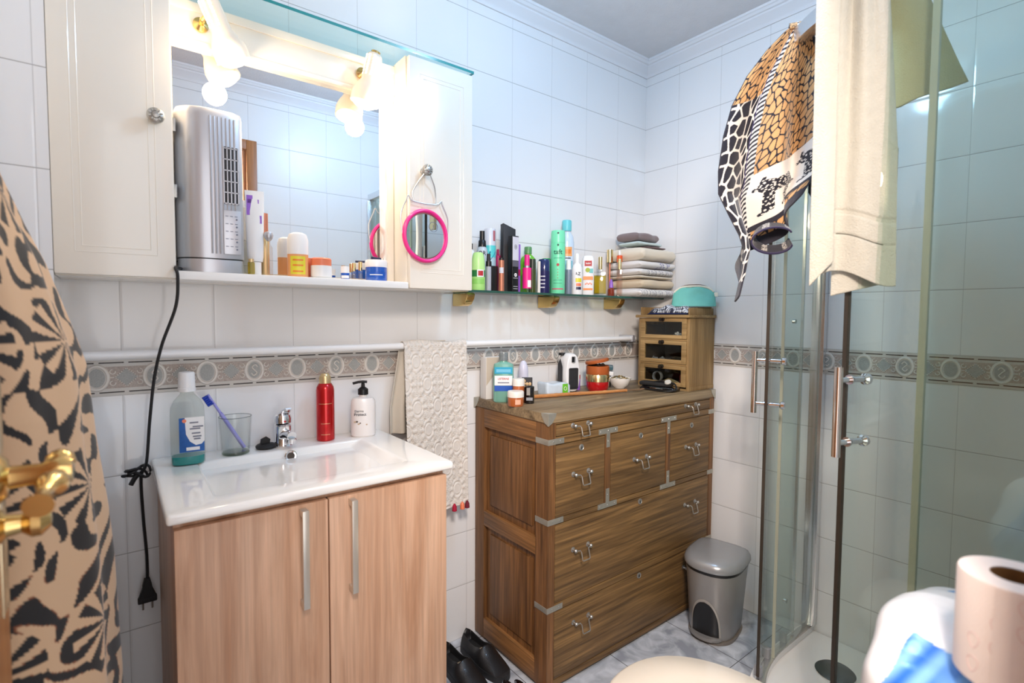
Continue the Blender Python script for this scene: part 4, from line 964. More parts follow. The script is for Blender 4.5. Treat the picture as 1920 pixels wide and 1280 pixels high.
# white bowl of trinkets
t = item('small_bowl', 'small white bowl filled with jewellery next to the red jar', 'bowl', -.335, -.150, Z)
piece(t, 'bowl', ceramic, [(0, 0), (.020, 0), (.022, .003), (.036, .014), (.046, .036), (.048, .044), (.046, .044), (.042, .034), (.03, .016), (0, .010)])
bm = NB(); random.seed(3)
for k in range(70):
    a = random.random() * 6.3; r_ = .038 * math.sqrt(random.random()); c = Vector((r_ * math.cos(a), r_ * math.sin(a), .036 + .014 * (1 - (r_ / .04) ** 2) * random.random() + .004))
    r = bmesh.ops.create_icosphere(bm, subdivisions=1, radius=random.uniform(.0022, .005))
    for v in r['verts']: v.co = Vector((v.co.x * 1.2, v.co.y, v.co.z * .8)) + c
    for f in {f for v in r['verts'] for f in v.link_faces}: f.material_index = k % 3
build('jewellery', bm, [gold, pbr('bead_cream', rgb(220, 210, 180), .3), pbr('bead_olive', rgb(96, 90, 60), .4)], t)
t['kind'] = 'thing'
# bamboo back scratcher
t = thing('bamboo_stick', 'long bamboo back scratcher lying along the front of the oak chest', 'stick', (-.60, -.205, Z + .0085))
bm = NB(); P = [(-.23, .045, 0), (-.15, .028, 0), (-.07, .012, 0), (.02, -.012, 0), (.10, -.032, 0), (.18, -.052, .001)]
pts = smoothpts(P, 8); tube(bm, pts, [.0074 + (.0010 if i % 10 == 0 else 0) - .00004 * i for i in range(len(pts))], 12); build('handle', bm, wood('bamboo', rgb(176, 112, 62), rgb(214, 156, 96), 'X', 2, .4, fine=.3), t)
bm = NB(); tube(bm, smoothpts([(.18, -.052, .001), (.21, -.06, .001), (.24, -.066, .0), (.262, -.071, .004)], 6), [.0045 + .00025 * i for i in range(19)], 10, rz=.0025); build('tip', bm, pbr('bamboo_tip', rgb(120, 92, 66), .5), t)
# belts / straps in front of the drawer box
t = thing('sunglasses_case', 'black glasses and cases heaped at the foot of drawer box', 'glasses', (-.245, -.29, Z))
bm = NB(); box(bm, -.030, .030, -.075, .075, 0, .016, .007, 3, M=Rz(.1)); build('lower_case', bm, pbr('black_gloss', rgb(16, 16, 18), .12, coat=.8), t)
bm = NB(); box(bm, -.022, .024, -.05, .085, .0165, .034, .008, 3, M=Rz(.25)); build('upper_case', bm, rubber, t)
bm = NB(); tube(bm, smoothpts([(-.040, .07, .006), (-.046, .0, .004), (-.040, -.06, .005), (-.015, -.085, .012), (.0, -.065, .034), (-.012, -.02, .040), (-.020, .04, .03)], 8), .0035, 8); build('frame', bm, black, t)
bm = NB(); lathe(bm, [(0, 0), (.012, 0), (.014, .004), (.012, .010), (0, .012)], 16, M=T(-.010, -.045, .034) @ Ry(-.5)); build('pale_buckle', bm, pbr('pale_buckle', rgb(206, 204, 196), .3), t)
bm = NB(); box(bm, -.0332, -.030, -.03, .03, .006, .011, .001, M=Rz(.1)); build('chrome_badge', bm, chrome, t)

# ------------------------------------------------------------------ small glazed drawer box
gw = wood('drawer_box_wood', rgb(112, 84, 46), rgb(178, 146, 98), 'Z', 1.2, .65, contrast=(.28, .74), fine=.5, warp=.5)
gwh = wood('drawer_box_front', rgb(122, 94, 52), rgb(190, 158, 108), 'Y', 1.2, .65, contrast=(.28, .74), fine=.5, warp=.5)
BX0, BX1, BY0, BY1, BZ1 = -.19, -.006, -.385, -.13, 1.212
bx_ = thing('drawer_box', 'small wooden box with three glazed drawers standing on the oak chest', 'box', (BX0, (BY0 + BY1) / 2, Z))
def B_(bm, x0, x1, y0, y1, z0, z1, bev=.001, mi=0): box(bm, x0 - BX0, x1 - BX0, y0 - (BY0 + BY1) / 2, y1 - (BY0 + BY1) / 2, z0 - Z, z1 - Z, bev, mi=mi)
bm = NB(); B_(bm, BX0 + .002, BX1, BY0, BY0 + .012, Z, BZ1 - .013); B_(bm, BX0 + .002, BX1, BY1 - .012, BY1, Z, BZ1 - .013); B_(bm, BX1 - .01, BX1, BY0 + .012, BY1 - .012, Z, BZ1 - .013)
B_(bm, BX0 + .001, BX1, BY0 - .001, BY0 + .0, Z, Z + .016); build_each('side_board', bm, gw, bx_)
bm = NB(); B_(bm, BX0 - .014, BX1, BY0 - .008, BY1 + .008, BZ1 - .012, BZ1, .003); build('top_board', bm, gwh, bx_)
bm = NB()
for z in (Z + .0, 1.001, 1.104): B_(bm, BX0 + .002, BX1 - .01, BY0 + .012, BY1 - .012, z, z + .007)
build_each('shelf_board', bm, gwh, bx_)
bm = NB(); z0, z1 = BZ1 + .0003, BZ1 + .034
B_(bm, BX0 + .010, BX1 - .002, BY0 + .006, BY0 + .014, z0, z1 - .006); B_(bm, BX0 + .010, BX1 - .002, BY1 - .010, BY1 - .002, z0, z1); B_(bm, BX1 - .012, BX1 - .002, BY0 + .014, BY1 - .010, z0, z1)
B_(bm, BX0 + .070, BX0 + .078, BY0 + .014, BY1 - .010, z0, z1 - .004)
build('open_tray', bm, gw, bx_)
gp = glassy('drawer_glass', (.82, .84, .82), 1.45, .7)
for k, (z0, z1) in enumerate(((.915, 1.000), (1.009, 1.103), (1.112, 1.199))):
    bm = NB(); y0, y1 = BY0 + .013, BY1 - .013; xf = BX0 - .002
    B_(bm, xf, xf + .012, y0, y0 + .022, z0, z1); B_(bm, xf, xf + .012, y1 - .022, y1, z0, z1); B_(bm, xf, xf + .012, y0 + .022, y1 - .022, z0, z0 + .016); B_(bm, xf, xf + .012, y0 + .022, y1 - .022, z1 - .016, z1)
    d = build('drawer', bm, gwh, bx_)
    bm = NB(); B_(bm, xf + .005, xf + .007, y0 + .022, y1 - .022, z0 + .016, z1 - .016, 0); build('glass_pane', bm, gp, d, smooth=False)
    bm = NB(); B_(bm, xf + .013, BX1 - .02, y0 + .004, y0 + .008, z0 + .004, z1 - .03); B_(bm, xf + .013, BX1 - .02, y1 - .008, y1 - .004, z0 + .004, z1 - .03); B_(bm, xf + .013, BX1 - .02, y0 + .004, y1 - .004, z0 + .002, z0 + .006); B_(bm, BX1 - .02, BX1 - .012, y0, y1, z0, z1 - .01); build('drawer_tray', bm, pbr('tray_dark_wood', rgb(58, 44, 30), .7), d)
    bm = NB(); c = Matrix.Translation((xf - BX0, -.0, z1 - .006 - Z)); lathe(bm, [(0, 0), (.009, 0), (.009, .003), (.004, .005), (.004, .010), (.008, .014), (.008, .018), (0, .020)], 16, M=c @ Ry(-PI / 2)); build('knob', bm, darkmetal, d)
def bits(z, items, lbl, y, nm, mats):
    t = thing(nm, lbl, 'jewellery', (BX0 + .03, y, z)); bm = NB(); random.seed(len(lbl))
    for k in range(items):
        r = bmesh.ops.create_icosphere(bm, subdivisions=1, radius=random.uniform(.003, .006)); c = Vector((random.uniform(-.008, .014), random.uniform(-.03, .03), random.uniform(.003, .018 - .006 * (k % 2))))
        for v in r['verts']: v.co = v.co + c
        for f in {f for v in r['verts'] for f in v.link_faces}: f.material_index = k % len(mats)
    o = build_each('bead', bm, mats, t); return t
bits(1.1182, 26, 'white beaded jewellery inside the top glazed drawer', -.32, 'bead_necklace', [white, silverp]); bits(1.0152, 18, 'silver jewellery at left of middle glazed drawer', -.205, 'brooch', [silverp, grey])
t = thing('bracelet', 'dark bracelets at right inside the middle glazed drawer', 'jewellery', (BX0 + .035, -.31, 1.0152)); bm = NB()
for k in range(3): tube(bm, [(.016 * math.cos(a), .030 * math.sin(a), .004 + .007 * k) for a in [2 * PI * j / 24 for j in range(24)]], .003, 8, closed=True, mi=0)
build_each('bangle', bm, pbr('dark_bangle', rgb(70, 62, 54), .3, .5), t)
t = thing('silver_bangle', 'round silver bangle in the bottom glazed drawer at left', 'jewellery', (BX0 + .028, -.215, .9212)); bm = NB()
tube(bm, [(0, .021 * math.cos(a), .0240 + .021 * math.sin(a)) for a in [2 * PI * j / 28 for j in range(28)]], .0028, 8, closed=True, rz=.010); build('bangle', bm, silverp, t)
t = thing('red_pouch', 'dark red pouch at right inside bottom glazed drawer', 'pouch', (BX0 + .05, -.34, .9212)); bm = NB(); box(bm, -.02, .02, -.022, .022, 0, .042, .010, 3); build('pouch_body', bm, pbr('dark_red_cloth', rgb(110, 26, 30), .8), t)
t = thing('hair_clips', 'white and gold hair clips lying in bottom glazed drawer', 'jewellery', (BX0 + .03, -.27, .9212)); bm = NB()
for k in range(4): tube(bm, smoothpts([(-.01 + k * .006, .05 - k * .01, .004), (0, .0, .008 + .004 * k), (.008, -.05, .004)], 5), .0022, 7)
build_each('clip', bm, goldp, t)
# ================================================================== glass wall shelf
SX0, SX1, SY, SZ = -1.108, -.012, -.130, 1.2906
sh = thing('glass_shelf', 'long green-edged glass wall shelf right of the mirror cabinet', 'shelf', ((SX0 + SX1) / 2, -.065, SZ - .008))
bm = NB(); box(bm, SX0 - (SX0 + SX1) / 2, SX1 - (SX0 + SX1) / 2, SY + .065, -.003 + .065, 0, .008)
for f in bm.faces:
    if abs(f.normal.z) < .5: f.material_index = 1
build('glass_plate', bm, [shelfglass, green_edge], sh, smooth=False)
for x in (-1.055, -.655, -.265):
    bm = NB(); M = T(x - (SX0 + SX1) / 2, 0, 0)
    P = []
    for k in range(9):
        f = k / 8; P.append((-.040 + .098 * f, -.028 + .012 * math.sin(f * PI / 2) * 0))
    prism(bm, [(.062, -.001), (-.030, -.001), (-.036, -.006), (-.030, -.022), (-.014, -.040), (.006, -.046), (.062, -.046)], -.0165, .0165, M=M @ Matrix(((0, 0, 1, 0), (1, 0, 0, 0), (0, 1, 0, 0), (0, 0, 0, 1))), bev=.004)
    build('bracket', bm, brass, sh)
GB = 'bottles on the glass shelf'
Z = SZ + .0002
def bt(name, label, cat, x, y, rz=None): return item(name, label, cat, x, y, Z, GB, rz)
t = bt('roll_on_deodorant', 'pale green roll-on deodorant bottle beside the cabinet door, front row', 'bottle', -1.025, -.097)
piece(t, 'bottle', lime, [(0, 0), (.0225, 0), (.0245, .004), (.0245, .070), (0, .070)], sy=.8); piece(t, 'cap', pbr('lime_cap', rgb(190, 236, 150), .35), [(0, .0705), (.0240, .0705), (.0235, .095), (.020, .120), (.016, .130), (.010, .132), (0, .132)], sy=.8)
lb = arc_label(t, .0248, .047, .069, 1.2, dgreen, sy=.8); arc_label(lb, .0254, .046, .071, .5, white, 'white_patch', a=.35, sy=.8); arc_label(lb, .0258, .050, .067, .36, inkr, 'red_mark', a=.35, sy=.8); arc_label(t, .0248, .022, .040, 1.0, pbr('lime_dark', rgb(140, 205, 100), .4), sy=.8)
t = bt('lotion_pump', 'white bottle with black pump head behind the pale green roll-on', 'bottle', -1.022, -.036)
piece(t, 'bottle', white, [(0, 0), (.022, 0), (.023, .004), (.023, .13), (.016, .145), (.011, .150), (0, .150)], sy=.8); bm = NB(); lathe(bm, [(0, .148), (.0125, .148), (.0125, .168), (.006, .172), (.0055, .188), (0, .188)], 20); tube(bm, [(.008, 0, .193), (-.014, 0, .192), (-.022, 0, .188)], .0055, 10, rz=.004); build('pump_head', bm, black, t)
t = bt('spray_bottle', 'clear bottle with tall black spray nozzle in the back row', 'bottle', -.975, -.048)
piece(t, 'bottle', pbr('frosted_clear', rgb(196, 206, 214), .2, var=.05), [(0, 0), (.019, 0), (.0205, .004), (.0205, .140), (.017, .155), (.012, .160), (0, .160)]); piece(t, 'collar', black, [(0, .160), (.0145, .160), (.0135, .180), (.011, .184), (0, .184)]); piece(t, 'nozzle', black, [(0, .184), (.0092, .184), (.0092, .216), (0, .216)])
text(t, 'OR', .020, ink, r=.0208, M=T(0, 0, .135), bold=.0003)
t = bt('aerosol_deodorant', 'white and turquoise aerosol can with curved leaf graphic in the back row', 'can', -.930, -.032)
piece(t, 'can', pbr('pale_blue_can', rgb(190, 222, 232), .25, var=.02), [(0, 0), (.021, 0), (.023, .004), (.023, .170), (0, .170)]); piece(t, 'cap', pbr('pearl_white', rgb(222, 226, 236), .25), [(0, .170), (.0225, .170), (.0225, .222), (.020, .230), (0, .231)])
lb = arc_label(t, .0232, .125, .168, 1.1, pbr('turquoise', rgb(96, 214, 214), .3)); arc_label(t, .0232, .05, .09, .9, pbr('sky_leaf', rgb(150, 210, 224), .3))
bm = NB(); tube(bm, [(.0236 * math.sin(a), -.0236 * math.cos(a), .115 + .02 * a + .012 * a * a) for a in [-.9 + 1.9 * k / 16 for k in range(17)]], .0012, 6); tube(bm, [(.0236 * math.sin(a), -.0236 * math.cos(a), .140 + .012 * math.sin(a * 5)) for a in [-.8 + .9 * k / 16 for k in range(17)]], .0028, 6); build('leaf_graphic', bm, pbr('teal_ink', rgb(30, 140, 160), .4), lb)
arc_label(t, .0232, .185, .222, .22, pbr('figure_red', rgb(190, 110, 120), .4), 'side_figure', a=.75)
t = bt('mini_spray', 'small clear spray vial with black cap in front of the aerosol', 'bottle', -.985, -.103)
piece(t, 'vial', pbr('silver_liquid', rgb(176, 180, 190), .2, var=.05), [(0, 0), (.0085, 0), (.0095, .003), (.0095, .085), (0, .085)]); piece(t, 'collar', black, [(0, .085), (.0105, .085), (.0100, .103), (0, .103)]); piece(t, 'nozzle', blackm, [(0, .103), (.0068, .103), (.0064, .129), (0, .130)])
t = bt('black_carton', 'short black carton between the mini spray and rose tube', 'box', -.957, -.092, .1)
piece(t, 'carton', black, bx=(.026, .020, 0, .089), bev=.001)
t = bt('lip_gloss', 'rose bronze lip gloss tube with dark cap and pale label', 'tube', -.932, -.107)
piece(t, 'tube', bronze, [(0, 0), (.0105, 0), (.0105, .110), (0, .110)]); piece(t, 'cap', black, [(0, .110), (.0085, .110), (.0085, .118), (0, .118)]); arc_label(t, .0107, .064, .084, .75, lgrey)
t = bt('pink_bottle', 'small magenta bottle half hidden behind the tall black carton', 'bottle', -.888, -.026)
piece(t, 'bottle', magenta, [(0, 0), (.011, 0), (.012, .003), (.012, .135), (.005, .142), (.005, .160), (0, .162)])
t = bt('tall_carton', 'tall black hair product carton, the tallest of the dark boxes', 'box', -.872, -.066, -.30)
bm = NB(); box(bm, -.024, .024, -.016, .016, 0, .240, .001)
for v in bm.verts:
    if v.co.z > .2: v.co.z += .010 * (-v.co.x / .024)
build('carton', bm, blackm, t)
t = bt('labelled_carton', 'black carton with white upper label in front of the tall one', 'box', -.882, -.112, .12)
piece(t, 'carton', black, bx=(.031, .022, 0, .200), bev=.001); rect_label(t, .030, .112, .196, -.0112, pbr('label_white_grey', rgb(214, 212, 222), .4)); rect_label(t, .030, .090, .110, -.0112, pbr('label_mid_grey', rgb(96, 94, 104), .4), 'grey_band')
bm = NB(); tube(bm, [(.006 * math.cos(a), -.0119, .160 + .008 * math.sin(a)) for a in [2 * PI * k / 18 for k in range(18)]], .0006, 5, closed=True); tube(bm, [(0, -.0119, .164), (0, -.0119, .156)], .0012, 6); build('crest', bm, ink, t)
bm = NB()
for k in range(6): a = k * PI / 3; lathe(bm, [(0, 0), (.0026, 0), (.0026, .0006), (0, .0006)], 8, M=T(.0045 * math.cos(a), -.0114, .060 + .0045 * math.sin(a)) @ Rx(PI / 2))
for z in (.048, .018, .010): box(bm, -.011, .011, -.0118, -.0112, z, z + .0012)
build('flower_mark', bm, inkw, t)
t = bt('violet_carton', 'thin violet carton edge right of the black cartons', 'box', -.838, -.078, .2)
piece(t, 'carton', purple, bx=(.020, .016, 0, .178), bev=.001); rect_label(t, .018, .062, .085, -.0083, magenta, 'magenta_band')
t = bt('green_mouthwash', 'bright green rounded bottle with olive cap behind the pink spray', 'bottle', -.756, -.042)
bm = NB(); loft(bm, [(ov(.029, .018), 0), (ov(.031, .0195), .004), (ov(.031, .0195), .118), (ov(.028, .018), .134), (ov(.018, .015, e=2.2), .146), (ov(.012, .012, e=2), .150), (ov(.012, .012, e=2), .153)]); build('bottle', bm, pbr('vivid_green', rgb(110, 190, 50), .12, var=.12, vscale=14, coat=.6), t); piece(t, 'cap', pbr('olive_cap', rgb(96, 150, 96), .35), [(0, .152), (.0145, .152), (.0145, .176), (.013, .179), (0, .179)])
rect_label(t, .028, .066, .116, -.0200, pbr('forest_label', rgb(30, 70, 44), .4), x=.014); rect_label(t, .024, .040, .060, -.0200, pbr('pale_mint_label', rgb(170, 214, 190), .4), x=.014)
t = bt('pink_spray', 'hot pink slim spray bottle with clear base in the front row', 'bottle', -.815, -.108)
piece(t, 'base', clear, [(0, 0), (.0145, 0), (.0155, .003), (.0155, .014), (0, .014)]); piece(t, 'body', pink, [(0, .0142), (.0162, .0142), (.0165, .090), (0, .090)]); piece(t, 'collar', silverp, [(0, .090), (.009, .090), (.009, .098), (0, .098)]); piece(t, 'cap', pink, [(0, .098), (.0098, .098), (.0098, .138), (0, .140)])
rect_label(t, .012, .018, .044, -.0168, inkw, x=.009)
t = bt('dark_green_bottle', 'dark olive bottle partly hidden right of the pink spray', 'bottle', -.772, -.088)
piece(t, 'bottle', pbr('olive_glass', rgb(64, 74, 30), .15, var=.2, coat=.5), [(0, 0), (.013, 0), (.014, .003), (.014, .088), (0, .088)]); piece(t, 'cap', pbr('dark_cap', rgb(52, 62, 50), .3), [(0, .088), (.0125, .088), (.0125, .127), (0, .128)])
t = bt('white_stick', 'narrow pale cream stick standing next to the navy can', 'tube', -.745, -.095)
piece(t, 'stick', offw, [(0, 0), (.006, 0), (.006, .120), (0, .122)])
t = bt('navy_can', 'short dark navy deodorant can with glossy cap', 'can', -.715, -.090)
piece(t, 'can', pbr('navy_can_paint', rgb(44, 44, 92), .2, .3, var=.03), [(0, 0), (.0225, 0), (.0238, .003), (.0238, .085), (0, .085)]); piece(t, 'cap', pbr('navy_cap', rgb(24, 40, 92), .15, coat=.6), [(0, .085), (.0232, .085), (.0232, .124), (.020, .130), (0, .131)])
for z, h in ((.062, .62), (.048, .6), (.034, .62), (.020, .55)): arc_label(t, .0239, z, z + .004, h * .7, lgrey, 'print_line', a=-.25)
t = bt('green_tube', 'emerald green bottle squeezed between navy can and mint hairspray', 'bottle', -.668, -.048)
piece(t, 'bottle', pbr('emerald', rgb(20, 150, 70), .2, coat=.5), [(0, 0), (.020, 0), (.021, .003), (.021, .130), (.016, .140), (0, .141)])
t = bt('hairspray_can', 'tall mint green hairspray can, front row centre of glass shelf', 'can', -.645, -.092)
piece(t, 'can', mint, [(0, 0), (.0262, 0), (.0284, .004), (.0284, .196), (.0278, .198), (0, .198)]); piece(t, 'cap', pbr('mint_cap', rgb(126, 232, 184), .35), [(0, .1982), (.0284, .1982), (.0278, .236), (.0265, .2445), (.024, .246), (0, .246)])
bm = NB(); box(bm, -.0035, .0035, -.0286, -.027, .231, .237, .0003); build('nozzle', bm, ink, t)
text(t, 'taft', .026, pbr('taft_green', rgb(40, 110, 84), .5), r=.0288, M=T(0, 0, .161), bold=.0004)
arc_label(t, .0286, .184, .192, .12, pbr('dark_mark', rgb(30, 90, 70), .5), 'small_mark'); arc_label(t, .0286, .016, .0215, .85, pbr('dusty_rose', rgb(190, 110, 120), .5), 'rose_line')
for z in (.137, .052, .040): arc_label(t, .0286, z, z + .0016, .6, pbr('line_green', rgb(60, 150, 120), .5), 'print_line')
bm = NB(); lathe(bm, [(.002, 0), (.0055, 0), (.0055, .0008), (.002, .0008)], 18, M=T(0, -.0286, .112) @ Rx(PI / 2))
for z in (.094, .083, .072, .061): lathe(bm, [(0, 0), (.0016, 0), (.0016, .0008), (0, .0008)], 8, M=T(0, -.0286, z) @ Rx(PI / 2))
build('dots', bm, inkr, t)
t = bt('tall_cleanser', 'tallest clear bottle with aqua cap and orange label behind hairspray', 'bottle', -.545, -.036)
piece(t, 'bottle', pbr('pearl_blue', rgb(204, 222, 240), .2, var=.02), [(0, 0), (.028, 0), (.030, .004), (.030, .215), (.026, .240), (.019, .252), (.016, .262), (0, .262)], sy=.75); piece(t, 'cap', aqua, [(0, .262), (.0185, .262), (.0195, .268), (.0195, .302), (.017, .306), (0, .307)])
lb = arc_label(t, .0303, .158, .196, .8, orange2, sy=.75); arc_label(lb, .0306, .168, .186, .6, orange, 'orange_panel', sy=.75); arc_label(t, .0303, .06, .14, .7, pbr('water_blue', rgb(110, 186, 204), .3), 'water_graphic', a=.2, sy=.75)
arc_label(t, .0303, .148, .152, .6, ink, 'print_line', sy=.75)
t = bt('grey_bottle', 'slender silver grey bottle with white cap right of mint hairspray', 'bottle', -.588, -.094)
piece(t, 'bottle', pbr('steel_blue', rgb(140, 152, 170), .2, .3), [(0, 0), (.0125, 0), (.0135, .003), (.0135, .098), (0, .098)]); piece(t, 'cap', white, [(0, .098), (.0105, .098), (.009, .136), (0, .137)])
t = bt('beige_tube', 'beige oval tube hidden behind the mint hairspray', 'tube', -.600, -.055)
piece(t, 'tube', pbr('taupe_tube', rgb(170, 160, 140), .3), [(0, 0), (.018, 0), (.021, .01), (.022, .06), (.018, .110), (.012, .125), (0, .126)])
t = bt('repellent_spray', 'white insect spray bottle with narrow nozzle and small black lettering', 'bottle', -.540, -.093)
piece(t, 'bottle', white, [(0, 0), (.020, 0), (.0215, .004), (.0215, .105), (.017, .120), (.011, .126), (0, .126)], sy=.8); piece(t, 'nozzle', white, [(0, .126), (.0100, .126), (.0095, .160), (.006, .166), (0, .167)])
text(t, 'AZ', .017, ink, r=.0218, M=T(.003, 0, .083), squash=.82, bold=.0003); lb = arc_label(t, .0217, .05, .066, .6, yellow, a=.35, sy=.8); arc_label(t, .0217, .034, .046, .5, coral, 'red_print', a=.35, sy=.8); arc_label(t, .0217, .020, .031, .5, navy2, 'navy_print', a=.35, sy=.8)
t = bt('sunscreen_bottle', 'white sunscreen bottle with red name tag and orange label', 'bottle', -.480, -.097)
bm = NB(); loft(bm, [(ov(.0225, .014, e=3), 0), (ov(.0240, .0155, e=3), .003), (ov(.0245, .0155, e=3), .12), (ov(.0235, .015, e=3), .148), (ov(.018, .012, e=3), .160), (ov(.010, .008, e=2), .162)]); build('bottle', bm, white, t)
rect_label(t, .029, .118, .140, -.0158, inkr); tp(t, 'babé', .0105, inkw, -.0166, .129, 0, bold=.0001); rect_label(t, .040, .062, .076, -.0158, orange, 'orange_band'); rect_label(t, .038, .020, .028, -.0158, orange, 'orange_band')
bm = NB(); lathe(bm, [(0, 0), (.0095, 0), (.0095, .0006), (0, .0006)], 18, M=T(-.002, -.0158, .102) @ Rx(PI / 2)); build('lemon_print', bm, pbr('lemon_green', rgb(160, 176, 50), .5), t)
rect_label(t, .016, .090, .108, -.0156, pbr('teal_print', rgb(110, 190, 190), .5), 'teal_print', x=.012)
bm = NB(); 
for k in range(5): lathe(bm, [(0, 0), (.0032, 0), (.0032, .0005), (0, .0005)], 10, M=T(-.010 + .006 * k, -.0158, .045 + .003 * (k % 2)) @ Rx(PI / 2))
build('fruit_print', bm, coral, t)
t = bt('square_perfume', 'square perfume bottle of golden liquid with gold cap', 'bottle', -.395, -.085, None)
bm = NB(); box(bm, -.029, .029, -.014, .014, 0, .100, .003, 3); build('bottle', bm, clear, t); bm = NB(); box(bm, -.0255, .0255, -.011, .011, .008, .086, .002, 2); build('liquid', bm, yel_clear, t)
bm = NB(); box(bm, -.0235, .0235, -.002, .002, .012, .080, .001); build('back_label', bm, pbr('gold_label', rgb(196, 182, 70), .5), t); bm = NB(); box(bm, -.014, .014, -.011, .011, .100, .112, .002); build('shoulder', bm, clear, t)
piece(t, 'cap', gold, [(0, .112), (.0085, .112), (.0085, .163), (0, .164)])
t = bt('mini_red_perfume', 'tiny dark red perfume with violet stopper beside the square bottle', 'bottle', -.335, -.094)
piece(t, 'bottle', pbr('wine_glass', rgb(130, 50, 30), .12, coat=.6), [(0, 0), (.013, 0), (.0145, .003), (.0145, .030), (.008, .036), (0, .036)]); piece(t, 'stopper', purple, [(0, .036), (.009, .036), (.008, .058), (.003, .072), (0, .073)])
t = bt('gold_cap_perfume', 'slim perfume bottle with wide gold cap behind the violet stopper', 'bottle', -.290, -.045)
piece(t, 'bottle', pink_clear, [(0, 0), (.012, 0), (.0135, .003), (.0135, .15), (0, .15)]); piece(t, 'cap', gold, [(0, .150), (.0138, .150), (.0138, .206), (0, .208)]); piece(t, 'red_straw', coral, [(0, .01), (.003, .01), (.003, .148), (0, .148)], seg=10)
t = bt('orange_cap_bottle', 'small bottle with orange cap and white tip against folded towels', 'bottle', -.277, -.089)
piece(t, 'bottle', pink_clear, [(0, 0), (.009, 0), (.0095, .003), (.0095, .15), (0, .15)]); piece(t, 'cap', pbr('vivid_orange', rgb(226, 84, 34), .35), [(0, .150), (.0125, .150), (.0125, .178), (0, .180)]); piece(t, 'tip', white, [(0, .180), (.006, .180), (.005, .200), (0, .202)])
t = bt('tall_glass_perfume', 'tall clear glass perfume with gold collar touching the towels', 'bottle', -.302, -.112)
bm = NB(); box(bm, -.013, .013, -.010, .010, 0, .115, .003, 3); build('bottle', bm, pink_clear, t); piece(t, 'collar', gold, [(0, .115), (.0075, .115), (.0075, .160), (0, .161)])

# ------------------------------------------------------------------ folded cloths on the shelf end
def folded(name, label, x0, x1, y0, y1, z0, z1, mat, seed, rz=0.0, group='folded towels on the shelf', cf=None, wav=.0035, n=1):
    t = thing(name, label, 'towel', ((x0 + x1) / 2, (y0 + y1) / 2, z0), rz, group)
    W, Dp, H = (x1 - x0), (y1 - y0), (z1 - z0)
    rs = np.random.RandomState(seed); ph = rs.rand(8) * 6.28
    for k in range(n):
        h0, h1 = H * k / n, H * (k + 1) / n - .0006
        sh_ = (rs.rand() - .5) * .012
        def F(u, v, h0=h0, h1=h1, sh_=sh_, k=k):
            u = .5 - .5 * np.cos(np.pi * u)
            a = v * 2 * np.pi; e = .55
            cy = np.sign(np.cos(a)) * np.abs(np.cos(a)) ** .5; cz = np.sign(np.sin(a)) * np.abs(np.sin(a)) ** .62
            endt = np.clip(np.minimum(u, 1 - u) / .07, 0, 1) ** .45
            x = (u - .5) * W + sh_
            y = cy * (Dp / 2 - .004 * k) * (.90 + .10 * endt) + wav * np.sin(u * 9 + ph[k]) * .8
            hh = (h1 - h0) / 2
            z = (h0 + h1) / 2 + cz * hh * endt + (np.clip(cz, 0, 1) * wav * .6 * (np.sin(u * 11 + ph[k + 2]) * .5 - .5) if k == n - 1 else 0)
            return x, y, np.maximum(z, .0001)
        sheet('cloth_layer' if k else 'cloth_fold', F, 60, 48, mat, t, colf=cf)
    return t
tw_cream = pbr('terry_cream', rgb(228, 216, 196), .95, var=.06, bump=.6, bscale=700, sheen=.3); tw_white = pbr('terry_white', rgb(226, 226, 226), .95, var=.05, bump=.6, bscale=700, sheen=.3)
tw_beige = pbr('terry_beige', rgb(214, 196, 168), .95, var=.06, bump=.6, bscale=700, sheen=.3); tw_mauve = pbr('terry_mauve', rgb(128, 112, 112), .95, var=.12, vscale=120, bump=.8, bscale=600, sheen=.3)
tw_brown = pbr('terry_brown', rgb(120, 100, 100), .95, var=.1, bump=.6, bscale=600); tw_teal = pbr('cloth_teal_white', rgb(206, 222, 220), .9, var=.18, vscale=40, bump=.3, bscale=400)
pat = attr_mat('terry_patterned', .95, .3)
def speck(col1, col2, th=.35, f=(160, 46), band=(.55, .95)):
    def g(u, v):
        s = np.sin(u * f[0]) * np.sin(v * f[1]) + .6 * np.sin(u * f[0] * 1.7 + v * 31)
        m_ = ((s > th) & (u > band[0]) & (u < band[1])).astype(float)
        return [col1[i] * (1 - m_) + col2[i] * m_ for i in range(3)]
    return g
wc, gc, bc = lin((.90, .89, .88)), lin((.62, .62, .66)), lin((.42, .42, .66))
X0, X1 = -.262, -.014
def zz(a): return SZ + .0004 + a
folded('folded_towel', 'white folded towel with grey specks, lowest of the shelf stack', X0, X1, -.195, -.006, zz(0), zz(.036), pat, 1, cf=speck(wc, gc, .4, band=(.1, .98)))
folded('folded_towel', 'beige rolled towel, second from bottom of the shelf stack', X0 + .012, X1, -.190, -.006, zz(.0365), zz(.078), tw_beige, 2)
folded('folded_towel', 'thin cream folded towel in the middle of shelf stack', X0 + .004, X1, -.188, -.006, zz(.0785), zz(.092), tw_cream, 3, n=1)
folded('folded_towel', 'white folded towel with grey woven band, above the thin cream one', X0, X1 - .002, -.192, -.006, zz(.0925), zz(.122), pat, 4, cf=speck(wc, gc, .3, band=(.3, .9)))
folded('folded_towel', 'white folded towel with blue lettering band, under the top cream towel', X0 + .003, X1, -.197, -.006, zz(.1225), zz(.155), pat, 5, cf=speck(wc, bc, .3, band=(.48, .72)))
folded('folded_towel', 'thick cream folded towel, largest and topmost of the light towels', X0, X1, -.202, -.006, zz(.1555), zz(.212), tw_cream, 6)
folded('face_cloth', 'small dark mauve folded cloth lying on the cream towel', -.175, -.045, -.165, -.05, zz(.2125), zz(.224), tw_brown, 7, n=1, group=None)
